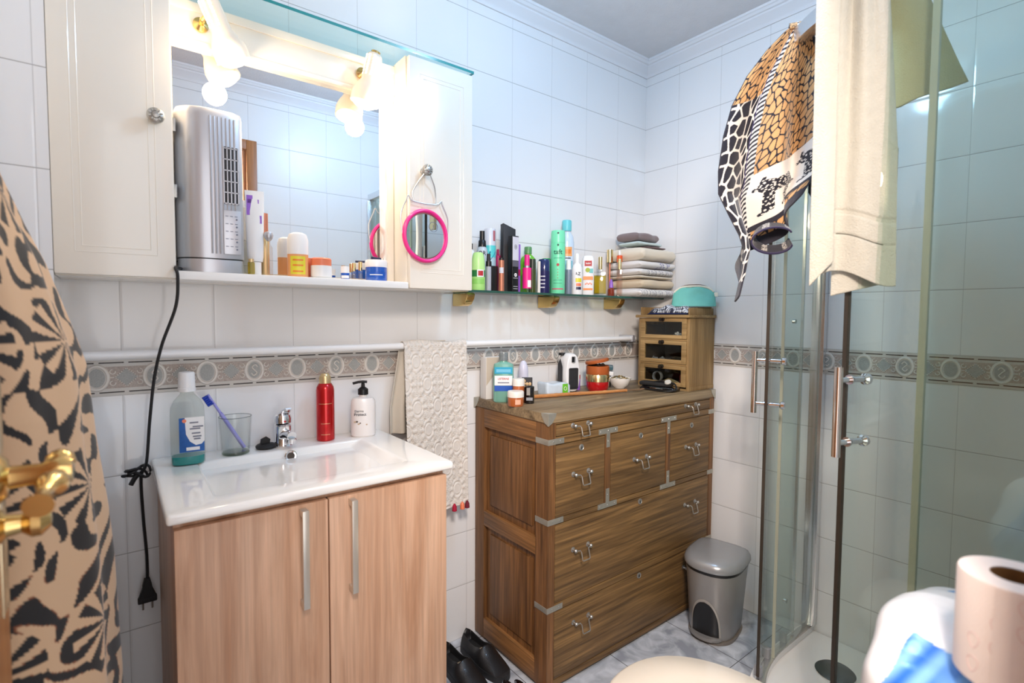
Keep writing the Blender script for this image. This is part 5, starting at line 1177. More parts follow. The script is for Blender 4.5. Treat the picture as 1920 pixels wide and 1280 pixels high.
folded('tea_cloth', 'thin white and teal cloths beneath the grey-brown cloth', -.235, -.06, -.155, -.04, zz(.2245), zz(.243), tw_teal, 8, group=None)
folded('face_cloth', 'ribbed grey-brown cloth folded on the very top of the stack', -.24, -.065, -.150, -.035, zz(.2435), zz(.283), tw_mauve, 9, rz=.08, group=None, wav=.006)

# ------------------------------------------------------------------ on the drawer box: clothes in the tray and the pouch
TZ = BZ1 + .0004
t = thing('folded_scarf', 'navy, blue and white patterned cloths heaped in the drawer box tray', 'cloth', (-.145, -.26, TZ + .0002))
def cloth_heap(col_, w_, d_, h, z, seed, nm):
    def F(u, v):
        x = (u - .5) * w_; y = (v - .5) * d_
        e = np.clip(1 - np.abs(2 * u - 1) ** 3, 0, 1) * np.clip(1 - np.abs(2 * v - 1) ** 3, 0, 1)
        return x, y, z + h * e ** .5 * (.8 + .2 * np.sin(u * 9 + seed) * np.cos(v * 11 + seed))
    return sheet(nm, F, 40, 60, col_, t, thick=.002)
cloth_heap(navy, .055, .20, .016, .0015, 1, 'navy_cloth'); cloth_heap(blue, .05, .12, .024, .004, 2, 'blue_cloth')
def wv_(u, v):
    s = np.sin(u * 40 + 6 * np.sin(v * 14)) * np.sin(v * 60 + 5 * np.sin(u * 9)); m_ = (s > .1).astype(float); return [a * m_ + b_ * (1 - m_) for a, b_ in zip(lin((.85, .88, .92)), lin((.10, .12, .22)))]
def Fh(u, v):
    e = np.clip(1 - np.abs(2 * u - 1) ** 4, 0, 1) * np.clip(1 - np.abs(2 * v - 1) ** 4, 0, 1)
    return (u - .5) * .06 + .004, (v - .5) * .19 - .006, .008 + .034 * e ** .6 * (.8 + .2 * np.sin(v * 14))
sheet('patterned_cloth', Fh, 60, 160, pat, t, colf=wv_, thick=.002)
po = thing('cosmetic_pouch', 'turquoise zipped cosmetic pouch with cream top resting on the drawer box', 'pouch', (-.085, -.332, TZ + .036))
po.rotation_euler = (0, 0, -1.08)
pm = pbr('turquoise_cloth', rgb(110, 190, 178), .6, var=.12, vscale=30, bump=.3, bscale=300); pc = pbr('pouch_cream', rgb(232, 226, 208), .6)
def Fp(u, v, s=1):
    a = u * 2 * np.pi
    hw = .090 * (1 - .08 * v); top = np.clip(1 - (2 * np.abs(((u * 2) % 1) - .5)) ** 2.4 * .45, 0, 1)
    ex = np.sign(np.cos(a)) * np.abs(np.cos(a)) ** .7; ey = np.sign(np.sin(a)) * np.abs(np.sin(a)) ** .9
    th = .034 * (1 - v) ** .7 + .003
    dent = .010 * np.exp(-((ex * hw - .02) / .03) ** 2 - ((v - .6) / .25) ** 2) * (ey < 0)
    arch = 1 - .30 * np.abs(ex) ** 3.4
    return ex * hw, ey * th + dent, v * .082 * arch + .003 * np.sin(ex * 8) * v
sheet('pouch_body', Fp, 96, 30, pm, po)
bm = NB(); prism(bm, [(.085 * math.cos(2 * PI * k / 32), .033 * math.sin(2 * PI * k / 32)) for k in range(32)], .0, .002); build('pouch_base', bm, pm, po)
bm = NB(); tube(bm, [(.079 * x, 0, .083 * (1 - .30 * abs(x) ** 3.4) + .002) for x in [-1 + 2 * k / 24 for k in range(25)]], .0065, 10, rz=.0045); build('zip_band', bm, pc, po)
bm = NB(); tube(bm, [(.07 * x, 0, .090 * (1 - .27 * abs(x) ** 3.4) + .001) for x in [-1 + 2 * k / 24 for k in range(25)]], .002, 8); build('zip', bm, pbr('zip_brown', rgb(110, 84, 66), .5), po)
bm = NB(); box(bm, .080, .096, -.005, .005, .040, .058, .003, 2); build('pull_tab', bm, pc, po)

# ================================================================== pedal bin
bn = thing('pedal_bin', 'silver grey plastic pedal bin with rounded lid beside the oak chest', 'bin', (-.232, -.548, 0), -PI / 2 + .20); bn.scale = (1.06, 1.06, 1.0)
def dee(w_, d_, r=.6, n=36):
    """plan: rounded front (-y), flatter back"""
    out = []
    for k in range(n):
        a = 2 * PI * k / n; c, s_ = math.cos(a), math.sin(a)
        e = 2.4 if s_ < 0 else 5.0
        out.append((w_ * math.copysign(abs(c) ** (2 / e), c), d_ * math.copysign(abs(s_) ** (2 / e), s_)))
    return out
bm = NB(); loft(bm, [(dee(.074, .088), .012), (dee(.078, .092), .02), (dee(.092, .108), .245), (dee(.094, .110), .262)]); build('body', bm, silverp_d := pbr('bin_grey', rgb(150, 148, 146), .32, .35, var=.03), bn)
bm = NB(); loft(bm, [(dee(.0945, .1105), .262), (dee(.096, .112), .268), (dee(.096, .112), .274)]); build('black_gasket', bm, black, bn)
bm = NB(); loft(bm, [(dee(.0985, .115), .2745), (dee(.101, .118), .280), (dee(.100, .117), .292), (dee(.094, .110), .305), (dee(.080, .095), .314), (dee(.055, .07), .318), (dee(.02, .03), .319)]); build('lid', bm, pbr('bin_lid_grey', rgb(160, 162, 164), .25, .35, var=.02), bn)
bm = NB(); loft(bm, [(dee(.080, .094), 0), (dee(.082, .096), .012)]); build('base_ring', bm, pbr('bin_base', rgb(120, 112, 104), .4), bn)
def arch_sheet(name, w_, h, z0, lift, mat, par):
    def F(u, v):
        zz_ = np.clip(v, 0, .9999); hw = w_ * np.cos(np.arcsin(zz_ ** 1.5)); x = (2 * u - 1) * hw; z = z0 + h * v
        f = (z - .02) / .225; sx, sy = .078 + .014 * f, .092 + .016 * f
        y = -sy * (1 - np.abs(x / sx) ** 2.4) ** (1 / 2.4) - lift * (1 - .0 * v)
        return x, y, z
    return sheet(name, F, 41, 30, mat, par, thick=.0008)
rim_ = arch_sheet('pedal_recess_rim', .052, .142, .024, .0008, pbr('bin_rim_grey', rgb(172, 168, 162), .3, .35), bn)
arch_sheet('pedal_recess', .046, .132, .024, .0020, black, rim_)
bm = NB(); prism(bm, [(.054 * math.cos(a), -.078 + -.036 * math.sin(a)) for a in [PI * k / 16 for k in range(17)]], .018, .030, bev=.003); build('pedal', bm, pbr('pedal_grey', rgb(138, 136, 134), .3, .3), bn)

# ================================================================== shoes
shoe_b = pbr('black_leather', rgb(24, 24, 26), .42, var=.1, bump=.2, bscale=200, coat=.15); shoe_in = pbr('shoe_lining', rgb(18, 17, 17), .8); sole_m = pbr('shoe_sole', rgb(34, 34, 36), .55); patch = pbr('insole_patch', rgb(150, 134, 110), .7)
def shoe(x, y, rz, label, upper, group, L_=.236, W_=.0435, lining=None, opening=.52):
    t = thing('shoe', label, 'shoe', (x, y, 0), rz, group)
    def half(s): # half width along the length, 0 heel .. 1 toe
        return W_ * (.62 + .25 * math.sin(min(s, 1) * PI * .9 + .3) + .18 * math.exp(-((s - .68) / .22) ** 2)) * (math.sqrt(max(1 - ((s - .90) / .105) ** 2, 0)) if s > .90 else 1) * (math.sqrt(max(1 - ((.06 - s) / .062) ** 2, 0.02)) if s < .06 else 1)
    st = [0, .01, .03, .06] + [.1 + .8 * k / 22 for k in range(23)] + [.93, .95, .97, .985, .995, 1.0]
    out = [(half(s) * 1.03, -L_ * (s - .5)) for s in st] + [(-half(s) * 1.03, -L_ * (s - .5)) for s in st[::-1]]
    o2 = []
    for p in out:
        if not o2 or (abs(p[0] - o2[-1][0]) + abs(p[1] - o2[-1][1])) > 1e-4: o2.append(p)
    bm = NB(); prism(bm, o2, 0, .022, bev=.003); build('sole', bm, sole_m, t)
    def F(u, v):
        s = u
        hw = np.vectorize(half)(s)
        H = .070 - .012 * np.clip(s / .25, 0, 1) + .014 * np.exp(-((s - .50) / .10) ** 2) - .042 * np.clip((s - .52) / .48, 0, 1) ** 1.2
        a = v * np.pi
        top = np.sin(a) ** .8
        op = np.clip((opening - s) / .04, 0, 1)
        x = np.cos(a) * hw * (1 - .12 * top)
        z = .020 + (H - .02) * top
        # inside the mouth the surface drops down to the insole
        inner = np.clip((np.sin(a) - .80) / .10, 0, 1) * op * np.clip((s - .035) / .02, 0, 1)
        z = z - inner * (z - .030)
        return x, -L_ * (s - .5), z
    o = sheet('upper', F, 90, 90, upper, t)
    bm = NB(); box(bm, -W_ * .5, W_ * .5, L_ * .02, L_ * .40, .0305, .0325, .001); build('insole', bm, lining or shoe_in, t)
    bm = NB(); box(bm, -.014, .014, L_ * .08, L_ * .16, .033, .0335, .0005); build('insole_label', bm, patch, t)
    return t
shoe(-1.143, -.190, .02, 'black leather loafer next to vanity cabinet, left of the pair', shoe_b, 'black loafers between vanity and chest'); shoe(-1.043, -.172, .02, 'black leather loafer next to the oak chest, right of the pair', shoe_b, 'black loafers between vanity and chest')
# open sandal in front
sd = thing('sandal', 'dark brown leather sandal in front of the black loafers', 'shoe', (-1.098, -.378, 0), 1.22)
bm = NB(); prism(bm, [(.040 * math.cos(2 * PI * k / 32) * (1 - .12 * math.sin(2 * PI * k / 32)), .125 * math.sin(2 * PI * k / 32)) for k in range(32)], 0, .022, bev=.004); build('sole', bm, pbr('sandal_sole', rgb(40, 26, 20), .5), sd)
bm = NB(); prism(bm, [(.034 * math.cos(2 * PI * k / 32), .115 * math.sin(2 * PI * k / 32)) for k in range(32)], .0222, .024); build('footbed', bm, pbr('tan_footbed', rgb(176, 104, 60), .6), sd)
for y, hh in ((.055, .052), (-.045, .048), (-.005, .056)):
    bm = NB(); tube(bm, [(.041 * math.cos(a), y + .010 * math.sin(a * 2), .012 + hh * math.sin(a)) for a in [PI * k / 16 for k in range(17)]], .0105, 8, rz=.003); build('strap', bm, pbr('sandal_leather', rgb(36, 26, 24), .2, coat=.8), sd)

# ================================================================== toilet
wc_m = pbr('toilet_cream', rgb(226, 216, 200), .18, var=.01, coat=.5)
to = thing('toilet', 'cream toilet with closed lid in the lower right foreground', 'toilet', (-1.16, -1.12, 0))
def ell(a, f_, b_, n=48, sh=0): # egg plan: half width a, front length f_ (+y), back length b_ (-y)
    return [(a * math.copysign(abs(math.cos(t)) ** .92, math.cos(t)), (f_ if math.sin(t) > 0 else b_) * math.copysign(abs(math.sin(t)) ** .95, math.sin(t)) + sh) for t in [2 * PI * k / n for k in range(n)]]
bm = NB(); loft(bm, [(ell(.10, .16, .20), 0), (ell(.105, .165, .21), .02), (ell(.10, .13, .20), .12), (ell(.13, .17, .21), .26), (ell(.175, .215, .22), .36), (ell(.183, .225, .225), .395)]); build('bowl', bm, wc_m, to)
bm = NB(); loft(bm, [(ell(.186, .232, .215), .397), (ell(.190, .236, .218), .402), (ell(.190, .236, .218), .414)]); build('seat', bm, wc_m, to)
bm = NB(); loft(bm, [(ell(.188, .234, .216), .4165), (ell(.193, .239, .220), .422), (ell(.192, .238, .219), .434), (ell(.183, .229, .21), .441), (ell(.12, .16, .15), .4445), (ell(.04, .06, .05), .4455)]); build('lid', bm, wc_m, to)
bm = NB(); box(bm, -.185, .185, -.425, -.25, .36, .66, .02, 4); build('cistern', bm, wc_m, to)
bm = NB(); box(bm, -.192, .192, -.428, -.243, .661, .695, .010, 3); build('cistern_lid', bm, wc_m, to)
bm = NB(); box(bm, -.11, .11, -.425, -.18, 0, .36, .02, 3); build('pedestal_back', bm, wc_m, to)
for x in (-.075, .075):
    bm = NB(); lathe(bm, [(0, -.012), (.010, -.012), (.010, .012), (0, .012)], 14, M=T(x, -.222, .425) @ Ry(PI / 2)); build('lid_hinge', bm, chrome, to)
# package of rolls and single roll on the cistern
pk = thing('tissue_pack', 'white and blue plastic pack of tissue rolls behind the loose roll', 'packet', (-1.165, -1.452, .6955))
def Fk(u, v):
    th = u * 2 * np.pi; ph = (v - .5) * np.pi; e = .55
    def sp(a, p): return np.sign(a) * np.abs(a) ** p
    x = .185 * sp(np.cos(ph), e) * sp(np.cos(th), e); y = .092 * sp(np.cos(ph), e) * sp(np.sin(th), e); z = .092 * sp(np.sin(ph), .75)
    z = z * .80 + .0725; 
    dip = np.clip((-.085 - x) / .06, 0, 1); z = np.where(z > .0725, .0725 + (z - .0725) * (1 - .22 * dip), z)
    z = z * (1 - .38 * np.clip((x + .02) / .2, 0, 1))
    return x, y + .004 * np.sin(x * 40 + z * 30), z + .001 * (1 + np.sin(x * 60))
def ck(u, v):
    x, y, z = Fk(u, v)
    t_ = np.abs((z - .02) - .62 * (y + .095) * 1.0 - .03)
    q = z + 2 * y
    blue_ = ((q > .075) & (q < .200 + .01 * np.sin(x * 40)) & (z < .128 + .1 * y)).astype(float)
    tone = .5 + .5 * np.sin(q * 120 + x * 24 + 1)
    W = lin((.94, .94, .95)); B1 = lin((.16, .40, .76)); B2 = lin((.50, .70, .92))
    return [W[i] * (1 - blue_) + blue_ * (B1[i] * (1 - tone) + B2[i] * tone) for i in range(3)]
pkm = attr_mat('pack_film', .22, 0, .25, 40, .004); sheet('film_wrap', Fk, 300, 200, pkm, pk, colf=ck)
rollm = pbr('tissue_paper', rgb(244, 230, 222), .9, var=.02, bump=.3, bscale=500); core = pbr('cardboard_core', rgb(120, 84, 44), .8)
ro = thing('toilet_roll', 'loose toilet roll with brown cardboard core standing at lower right', 'roll', (-1.306, -1.501, .8300)); ro.scale = (1, 1, 1.12)
bm = NB(); lathe(bm, [(.0205, .002), (.044, 0), (.0462, .002), (.0462, .095), (.045, .0975), (.0205, .0975)], 56, cap=False); build('paper', bm, rollm, ro)
bm = NB(); lathe(bm, [(.0203, .001), (.0203, .0970), (.0190, .0970), (.0190, .001)], 40, cap=False); build('core', bm, core, ro)
bm = NB(); lathe(bm, [(.0464, .002), (.0470, .04), (.0464, .096)], 10, a0=2.95, a1=3.25, cap=False); build('loose_sheet_edge', bm, rollm, ro)
bm = NB()
for k in range(9):
    a0 = 2.6 + (k % 5) * .42; z0 = .018 + .022 * (k % 4)
    tube(bm, [(.04635 * math.cos(a0 + .11 * math.sin(q_) * (1 + .4 * math.cos(q_))), .04635 * math.sin(a0 + .11 * math.sin(q_) * (1 + .4 * math.cos(q_))), z0 + .007 * math.cos(q_)) for q_ in [2 * PI * j / 20 for j in range(20)]], .0004, 4, closed=True)
build('embossed_hearts', bm, pbr('pink_emboss', rgb(236, 206, 200), .9), ro)
# ================================================================== quadrant shower
R_, CXs, CYs = .55, -.25, -1.35
def path(s, off=0.0):
    """point and outward normal along the enclosure at arc length s from the right wall"""
    if s < .25: return Vector((-s, -.80 + off, 0)), Vector((0, 1, 0))
    a = (s - .25) / R_
    if a < PI / 2:
        th = PI / 2 + a; n = Vector((math.cos(th), math.sin(th), 0)); return Vector((CXs, CYs, 0)) + n * (R_ + off), n
    return Vector((-.80 - off, -1.35 - (s - .25 - R_ * PI / 2), 0)), Vector((-1, 0, 0))
SL = .25 + R_ * PI / 2 + .197
def srange(a, b, n=30): return [a + (b - a) * k / n for k in range(n + 1)]
tray = thing('shower_tray', 'white quadrant shower tray behind the glass enclosure', 'shower tray', (-.40, -1.17, 0))
O_ = Vector((-.40, -1.17, 0))
pl_ = [(p.x + .4, p.y + 1.17) for p in [path(s, .035)[0] for s in srange(0, SL, 40)]] + [(-.004 + .4, -1.545 + 1.17)]
pl_[0] = (-.004 + .4, pl_[0][1])
inner = [(p.x + .4, p.y + 1.17) for p in [path(s, -.03)[0] for s in srange(.03, SL - .0, 40)]] + [(-.03 + .4, -1.54 + 1.17)]
bm = NB(); prism(bm, pl_, 0, .046, bev=.006); build('tray_body', bm, ceramic, tray)
bm = NB(); lathe(bm, [(0, 0), (.056, 0), (.058, .003), (.052, .008), (.02, .011), (0, .011)], 40, M=T(-.195 + .4, -.955 + 1.17, .0465)); build('drain_cover', bm, pbr('drain_metal', rgb(100, 106, 104), .35, .7), tray)
en = thing('shower_enclosure', 'curved glass shower enclosure with chrome bar handles on two sliding doors', 'shower', (-.40, -1.17, .0465))
def E_(p, z=0): return (p.x + .40, p.y + 1.17, z - .0465)
ZT = 1.90
def rail(name, z, h, wd, mat, off=0):
    bm = NB(); pts = srange(.004, SL, 60); rings = []
    prof = [(-wd, -h), (-wd * .6, -h * 1.15), (wd * .6, -h * 1.15), (wd, -h), (wd, h), (wd * .6, h * 1.15), (-wd * .6, h * 1.15), (-wd, h)]
    for s in pts:
        p, n = path(s, off); rings.append([bm.verts.new(E_(p + n * a, z + b_)) for a, b_ in prof])
    for a, c in zip(rings[:-1], rings[1:]):
        for k in range(8): bm.faces.new([a[k], a[(k + 1) % 8], c[(k + 1) % 8], c[k]])
    bm.faces.new(rings[0]); bm.faces.new(rings[-1]); return build(name, bm, mat, en, angle=25)
rail('top_rail', ZT, .017, .017, alu); rail('bottom_rail', .058, .010, .014, alu)
for (x0, x1, y0, y1) in ((-.030, -.002, -.822, -.778), (-.822, -.778, -1.548, -1.52)):
    bm = NB(); box(bm, x0 + .4, x1 + .4, y0 + 1.17, y1 + 1.17, .07 - .0465, 1.88 - .0465, .003); box(bm, x0 - .004 + .4, x1 + .4 - .02, y0 + 1.17 + .012, y1 + 1.17 - .012, .07 - .0465, 1.88 - .0465, .002); build('wall_profile', bm, alu, en)
def panel(name, s0, s1, off, z0, z1, edge0, edge1, emat):
    bm = NB(); S_s = srange(s0, s1, 28); F = []; B = []
    for s in S_s:
        p, n = path(s, off); F.append((bm.verts.new(E_(p + n * .003, z0)), bm.verts.new(E_(p + n * .003, z1)))); B.append((bm.verts.new(E_(p - n * .003, z0)), bm.verts.new(E_(p - n * .003, z1))))
    for a, c in zip(F[:-1], F[1:]): bm.faces.new([a[0], c[0], c[1], a[1]]).material_index = 0
    for a, c in zip(B[:-1], B[1:]): bm.faces.new([a[0], a[1], c[1], c[0]]).material_index = 0
    o = build(name, bm, [showerglass, emat], en, smooth=True)
    for s, w_, m_ in ((s0, edge0, alu), (s1, edge1, emat)):
        if w_:
            bm = NB(); p, n = path(s, off); t_ = Vector((n.y, -n.x, 0))
            q = [E_(p + n * a + t_ * b_) for a, b_ in ((-.0045, -w_ / 2), (.0045, -w_ / 2), (.0045, w_ / 2), (-.0045, w_ / 2))]
            prism(bm, [(c[0], c[1]) for c in q], z0 - .0465, z1 - .0465); build('edge_seal', bm, m_, o)
    return o
dark_seal = pbr('dark_seal', rgb(62, 54, 46), .3, .2); pale_seal = pbr('clear_seal', rgb(176, 178, 160), .3, .1)
fa = panel('fixed_panel', .015, .32, -.008, .07, 1.885, 0, .005, pale_seal)
da = panel('sliding_door', .13, .455, .010, .074, 1.878, .008, .006, dark_seal)
fb = panel('fixed_panel', SL - .012, 1.053, -.008, .07, 1.885, 0, .012, pale_seal)
db = panel('sliding_door', SL - .03, .916, .010, .074, 1.878, .0, .009, dark_seal)
copper = pbr('warm_chrome', (.80, .70, .62, 1), .1, 1.0, var=.03)
def handle(par, s):
    p, n = path(s, .010); bar = p + n * .036
    bm = NB(); tube(bm, [E_(bar, .905), E_(bar, 1.098)], .0085, 20)
    h = build('bar_handle', bm, copper, par)
    bm = NB()
    for z in (.935, 1.070):
        tube(bm, [E_(bar, z), E_(p + n * .004, z)], .0062, 14); tube(bm, [E_(p + n * .006, z), E_(p + n * .003, z)], .0105, 18)
    build_each('standoff', bm, chrome, h)
    bm = NB()
    for z in (.935, 1.070):
        tube(bm, [E_(p - n * .0035, z), E_(p - n * .040, z)], .0065, 14); tube(bm, [E_(p - n * .036, z), E_(p - n * .040, z), E_(p - n * .048, z), E_(p - n * .051, z)], [.0075, .0125, .0125, .009], 18)
    build_each('inner_knob', bm, chrome, h)
handle(da, .437); handle(db, .930)
for s, z in ((.33, .085), (.44, .085), (.2, .085)):
    p, n = path(s, .010); bm = NB(); c = E_(p, z); box(bm, c[0] - .008, c[0] + .008, c[1] - .011, c[1] + .011, c[2] - .018, c[2] + .016, .002); build('door_guide', bm, grey, da)
for s, z in ((.17, 1.19), (.17, .20)):
    p, n = path(s, .010); bm = NB(); tube(bm, [E_(p + n * .004, z), E_(p + n * .014, z)], .008, 16); build('glass_bolt', bm, chrome, da)

# ================================================================== towels on the shower rail
terry = attr_mat('terry_printed', .95, .25, .5, 700, .002)
def vor(x, y, cell, seed=0, jit=.42):
    """nearest and second nearest jittered cell distances"""
    gx, gy = np.floor(x / cell), np.floor(y / cell); d1 = np.full(x.shape, 9.); d2 = np.full(x.shape, 9.)
    for i in (-1, 0, 1):
        for j in (-1, 0, 1):
            cx, cy = gx + i, gy + j
            h1 = np.sin(cx * 127.1 + cy * 311.7 + seed) * 43758.5453; h2 = np.sin(cx * 269.5 + cy * 183.3 + seed) * 43758.5453
            px_, py_ = (cx + .5 + (h1 - np.floor(h1) - .5) * 2 * jit) * cell, (cy + .5 + (h2 - np.floor(h2) - .5) * 2 * jit) * cell
            d = np.sqrt((x - px_) ** 2 + (y - py_) ** 2) / cell
            d2 = np.where(d < d1, d1, np.minimum(d2, d)); d1 = np.minimum(d1, d)
    return d1, d2
def leopard(x, y):
    """silhouette of a standing spotted cat in a unit box, tail to the right"""
    def el(cx, cy, a, b_): return ((x - cx) / a) ** 2 + ((y - cy) / b_) ** 2 < 1
    def seg(x0, y0, x1, y1, r):
        dx, dy = x1 - x0, y1 - y0; t_ = np.clip(((x - x0) * dx + (y - y0) * dy) / (dx * dx + dy * dy), 0, 1); return (x - x0 - t_ * dx) ** 2 + (y - y0 - t_ * dy) ** 2 < r * r
    m_ = el(.42, .66, .30, .17) | el(.66, .64, .17, .20) | el(.20, .72, .15, .15) | el(.14, .80, .10, .10) | seg(.08, .88, .10, .97, .035) | seg(.04, .76, .0, .74, .05)
    m_ = m_ | seg(.22, .60, .17, .10, .065) | seg(.14, .06, .08, .05, .04) | seg(.30, .6, .27, .1, .05) | seg(.70, .55, .62, .28, .08) | seg(.62, .28, .64, .1, .05) | seg(.60, .07, .52, .05, .04) | seg(.76, .5, .80, .28, .07) | seg(.80, .28, .74, .08, .045) | seg(.80, .66, .88, .45, .04) | seg(.88, .45, .98, .36, .05)
    return m_
tan1, navy_c, cream_c, purp_c = np.array(lin((.80, .61, .40))), np.array(lin((.09, .08, .13))), np.array(lin((.91, .88, .84))), np.array(lin((.25, .21, .40)))
zs = np.array([1.237, 1.242, 1.315, 1.374, 1.414, 1.467, 1.523, 1.582, 1.673, 1.748, 1.819, 1.877, 1.915, 1.93]); ls = np.array([-.129, -.127, -.114, -.109, -.122, -.148, -.174, -.176, -.166, -.148, -.114, -.070, -.031, -.010])
zr = np.array([1.237, 1.334, 1.396, 1.414, 1.473, 1.506, 1.556, 1.726, 1.855, 1.882, 1.93]); rs_ = np.array([-.10, -.050, -.01, .0, .012, .020, .046, .048, .045, .040, .016])
ub = np.array([0, .10, .24, .38, .55, .75, 1.0]); zb_ = np.array([1.242, 1.262, 1.318, 1.372, 1.400, 1.440, 1.505])
e1, n1, O1 = np.array([.471, -.882]), np.array([-.882, -.471]), np.array([-.66, -.98])
TOPZ = 1.926
def Fan(u, v):
    z = TOPZ - v * (TOPZ - np.interp(u, ub, zb_))
    L_, Rr = np.interp(z, zs, ls), np.interp(z, zr, rs_)
    g = np.clip(v * 1.6, 0, 1)
    ws = u + .055 * np.sin(u * 4 * np.pi + .4) * g * np.sin(np.pi * u)
    s = L_ + (Rr - L_) * ws
    curl = np.clip((v - .62) / .38, 0, 1)
    dpt = .030 * g * np.sin(u * 2 * np.pi * 1.9 + 1.2) + .050 * curl ** 1.3 * np.sin(u * 2 * np.pi * 1.35 + .5) + .012
    s = s + .040 * curl ** 1.3 * np.cos(u * 2 * np.pi * 1.35 + .5) * np.sin(np.pi * np.clip(u * 1.1, 0, 1))
    return O1[0] + e1[0] * s + n1[0] * dpt + .40, O1[1] + e1[1] * s + n1[1] * dpt + 1.17, z
def Can(u, v):
    W, H = .40, .62; x, y = u * W, v * H
    d1, d2 = vor(x * 1.15, y + .4 * x, .026); crack = (d2 - d1) < .15
    c = np.where(crack[..., None], navy_c, tan1 * (1 - .12 * d1[..., None]))
    rev = (u < .34) & (v > .26); d3, d4 = vor(x + 3, y, .034, 5); rc = (d4 - d3) < .16
    c = np.where(rev[..., None], np.where(rc[..., None], cream_c * .85, navy_c), c)
    c = np.where(((np.abs(u - .345) < .008) | (np.abs(u - .365) < .004))[..., None], purp_c, c)
    mid = (u > .345) & (u < .42) & (v < .98); c = np.where((mid & (((v * 46) % 1) < .5))[..., None], navy_c, np.where(mid[..., None], cream_c * .9, c))
    band = (v > .65) & (v < .885) & (u > .40); c = np.where(band[..., None], cream_c, c)
    for x0 in (.45, .86):
        lx, ly = (u - x0) / .36, 1 - (v - .685) / .175
        m_ = leopard(lx, ly) & (lx > -.1) & (lx < 1.1) & (ly > 0) & (ly < 1)
        s1, s2 = vor(u * .24, v * .62, .0066, 9); dots = s1 > .27
        c = np.where((m_ & dots)[..., None], navy_c, np.where(m_[..., None], cream_c, c))
    hem = (v > .945) | (u < .012) | (u > .985) | ((v > .885) & (v < .91) & (u > .40)); c = np.where(hem[..., None], navy_c * 1.3 + .008, c)
    return c[..., 0], c[..., 1], c[..., 2]
at_ = thing('patterned_towel', 'giraffe and leopard print towel bunched over the shower rail', 'towel', (-.40, -1.17, 0))
sheet('towel_front', Fan, 300, 560, terry, at_, colf=Can, thick=.004)
def Fan2(u, v):
    z = 1.926 - v * .40; s = .010 + .055 * u * np.clip(v * 3, 0, 1) + .030 * np.clip(v * 3, 0, 1)
    d = -.045 - .02 * np.sin(u * 6) * v; z = z - .06 * u * v
    return O1[0] + e1[0] * s + n1[0] * d + .40, O1[1] + e1[1] * s + n1[1] * d + 1.17, z
def Can2(u, v):
    d1, d2 = vor(u * .12, v * .42, .028, 3); c = np.where(((d2 - d1) < .15)[..., None], cream_c * .8, navy_c)
    c = np.where((v > .72)[..., None], navy_c, c); s1, s2 = vor(u * .12, v * .42, .008, 2)
    m_ = leopard((u - .15) / .6, 1 - (v - .70) / .22) & (s1 > .34); c = np.where(m_[..., None], cream_c * .7, c); return c[..., 0], c[..., 1], c[..., 2]
sheet('towel_back', Fan2, 80, 200, terry, at_, colf=Can2, thick=.004)
def Fan3(u, v): # the stretch lying over the rail
    a = v * np.pi; p = O1[None] ; w_ = (u - .5) * .05
    d = .016 - .028 + .030 * np.cos(a)
    return O1[0] + e1[0] * (w_ + .005) + n1[0] * d + .40, O1[1] + e1[1] * (w_ + .005) + n1[1] * d + 1.17, 1.918 + .022 * np.sin(a)
sheet('towel_top', Fan3, 40, 40, terry, at_, colf=Can, thick=.004)
def Fs(u, v): # hem rolled up, its dark inside turned to the doorway
    a = u * 2 * np.pi * .93 + .35; ax_n, ax_z = .85, -.50; wn, wz = .50, .85
    rr = 1 + .16 * v; s = -.046 + .040 * rr * np.cos(a); w_ = .024 * rr * np.sin(a); q = -.02 + .045 * v
    return O1[0] + e1[0] * s + n1[0] * (.012 + q * ax_n + w_ * wn) + .40, O1[1] + e1[1] * s + n1[1] * (.012 + q * ax_n + w_ * wn) + 1.17, 1.408 + q * ax_z + w_ * wz + .010 * np.cos(a * .5)
def Cs(u, v):
    s1, s2 = vor(u * .3, v * .05, .007, 4); c = np.where(((s1 > .34) & (np.sin(u * 30) > .55) & (v < .8))[..., None], cream_c * .6, navy_c)
    c = np.where((v > .86)[..., None], purp_c * .5, c); return c[..., 0], c[..., 1], c[..., 2]
sheet('rolled_hem', Fs, 120, 40, terry, at_, colf=Cs, thick=.004)

# cream bath towel folded over the rail: outer fall, top bend, inner fall
e2, n2, O2 = np.array([.361, -.933]), np.array([-.933, -.361]), np.array([-.79, -1.155])
bath = pbr('bath_towel_cream', rgb(200, 196, 182), .95, var=.08, vscale=60, bump=1.0, bscale=260, sheen=.3)
bt_ = thing('bath_towel', 'long cream bath towel hanging over the shower rail', 'towel', (-.40, -1.17, 0))
def Fb(u, v):
    z = 1.925 - v * (1.925 - (1.285 + .018 * np.sin(u * 5)))
    L_, Rr = np.interp(z, [1.25, 1.40, 1.66, 1.883, 1.93], [-.066, -.071, -.070, -.066, -.060]), np.interp(z, [1.25, 1.28, 1.546, 1.848, 1.93], [.083, .083, .076, .052, .050])
    s = L_ + (Rr - L_) * u
    d = .018 + .011 * np.sin(u * 9 + 1.5 * v + .5) * (1 - .5 * v) + .007 * np.sin(u * 21 + 3 * v) * np.clip(1 - v, 0, 1) + .014 * np.exp(-((u - .22) / .05) ** 2) * np.clip(v * 2, 0, 1)
    d = d - .003 * (((np.abs(v - .80) < .010) | (np.abs(v - .875) < .005)))
    return O2[0] + e2[0] * s + n2[0] * d + .40, O2[1] + e2[1] * s + n2[1] * d + 1.17, z
sheet('outer_fall', Fb, 140, 260, bath, bt_, thick=.006)
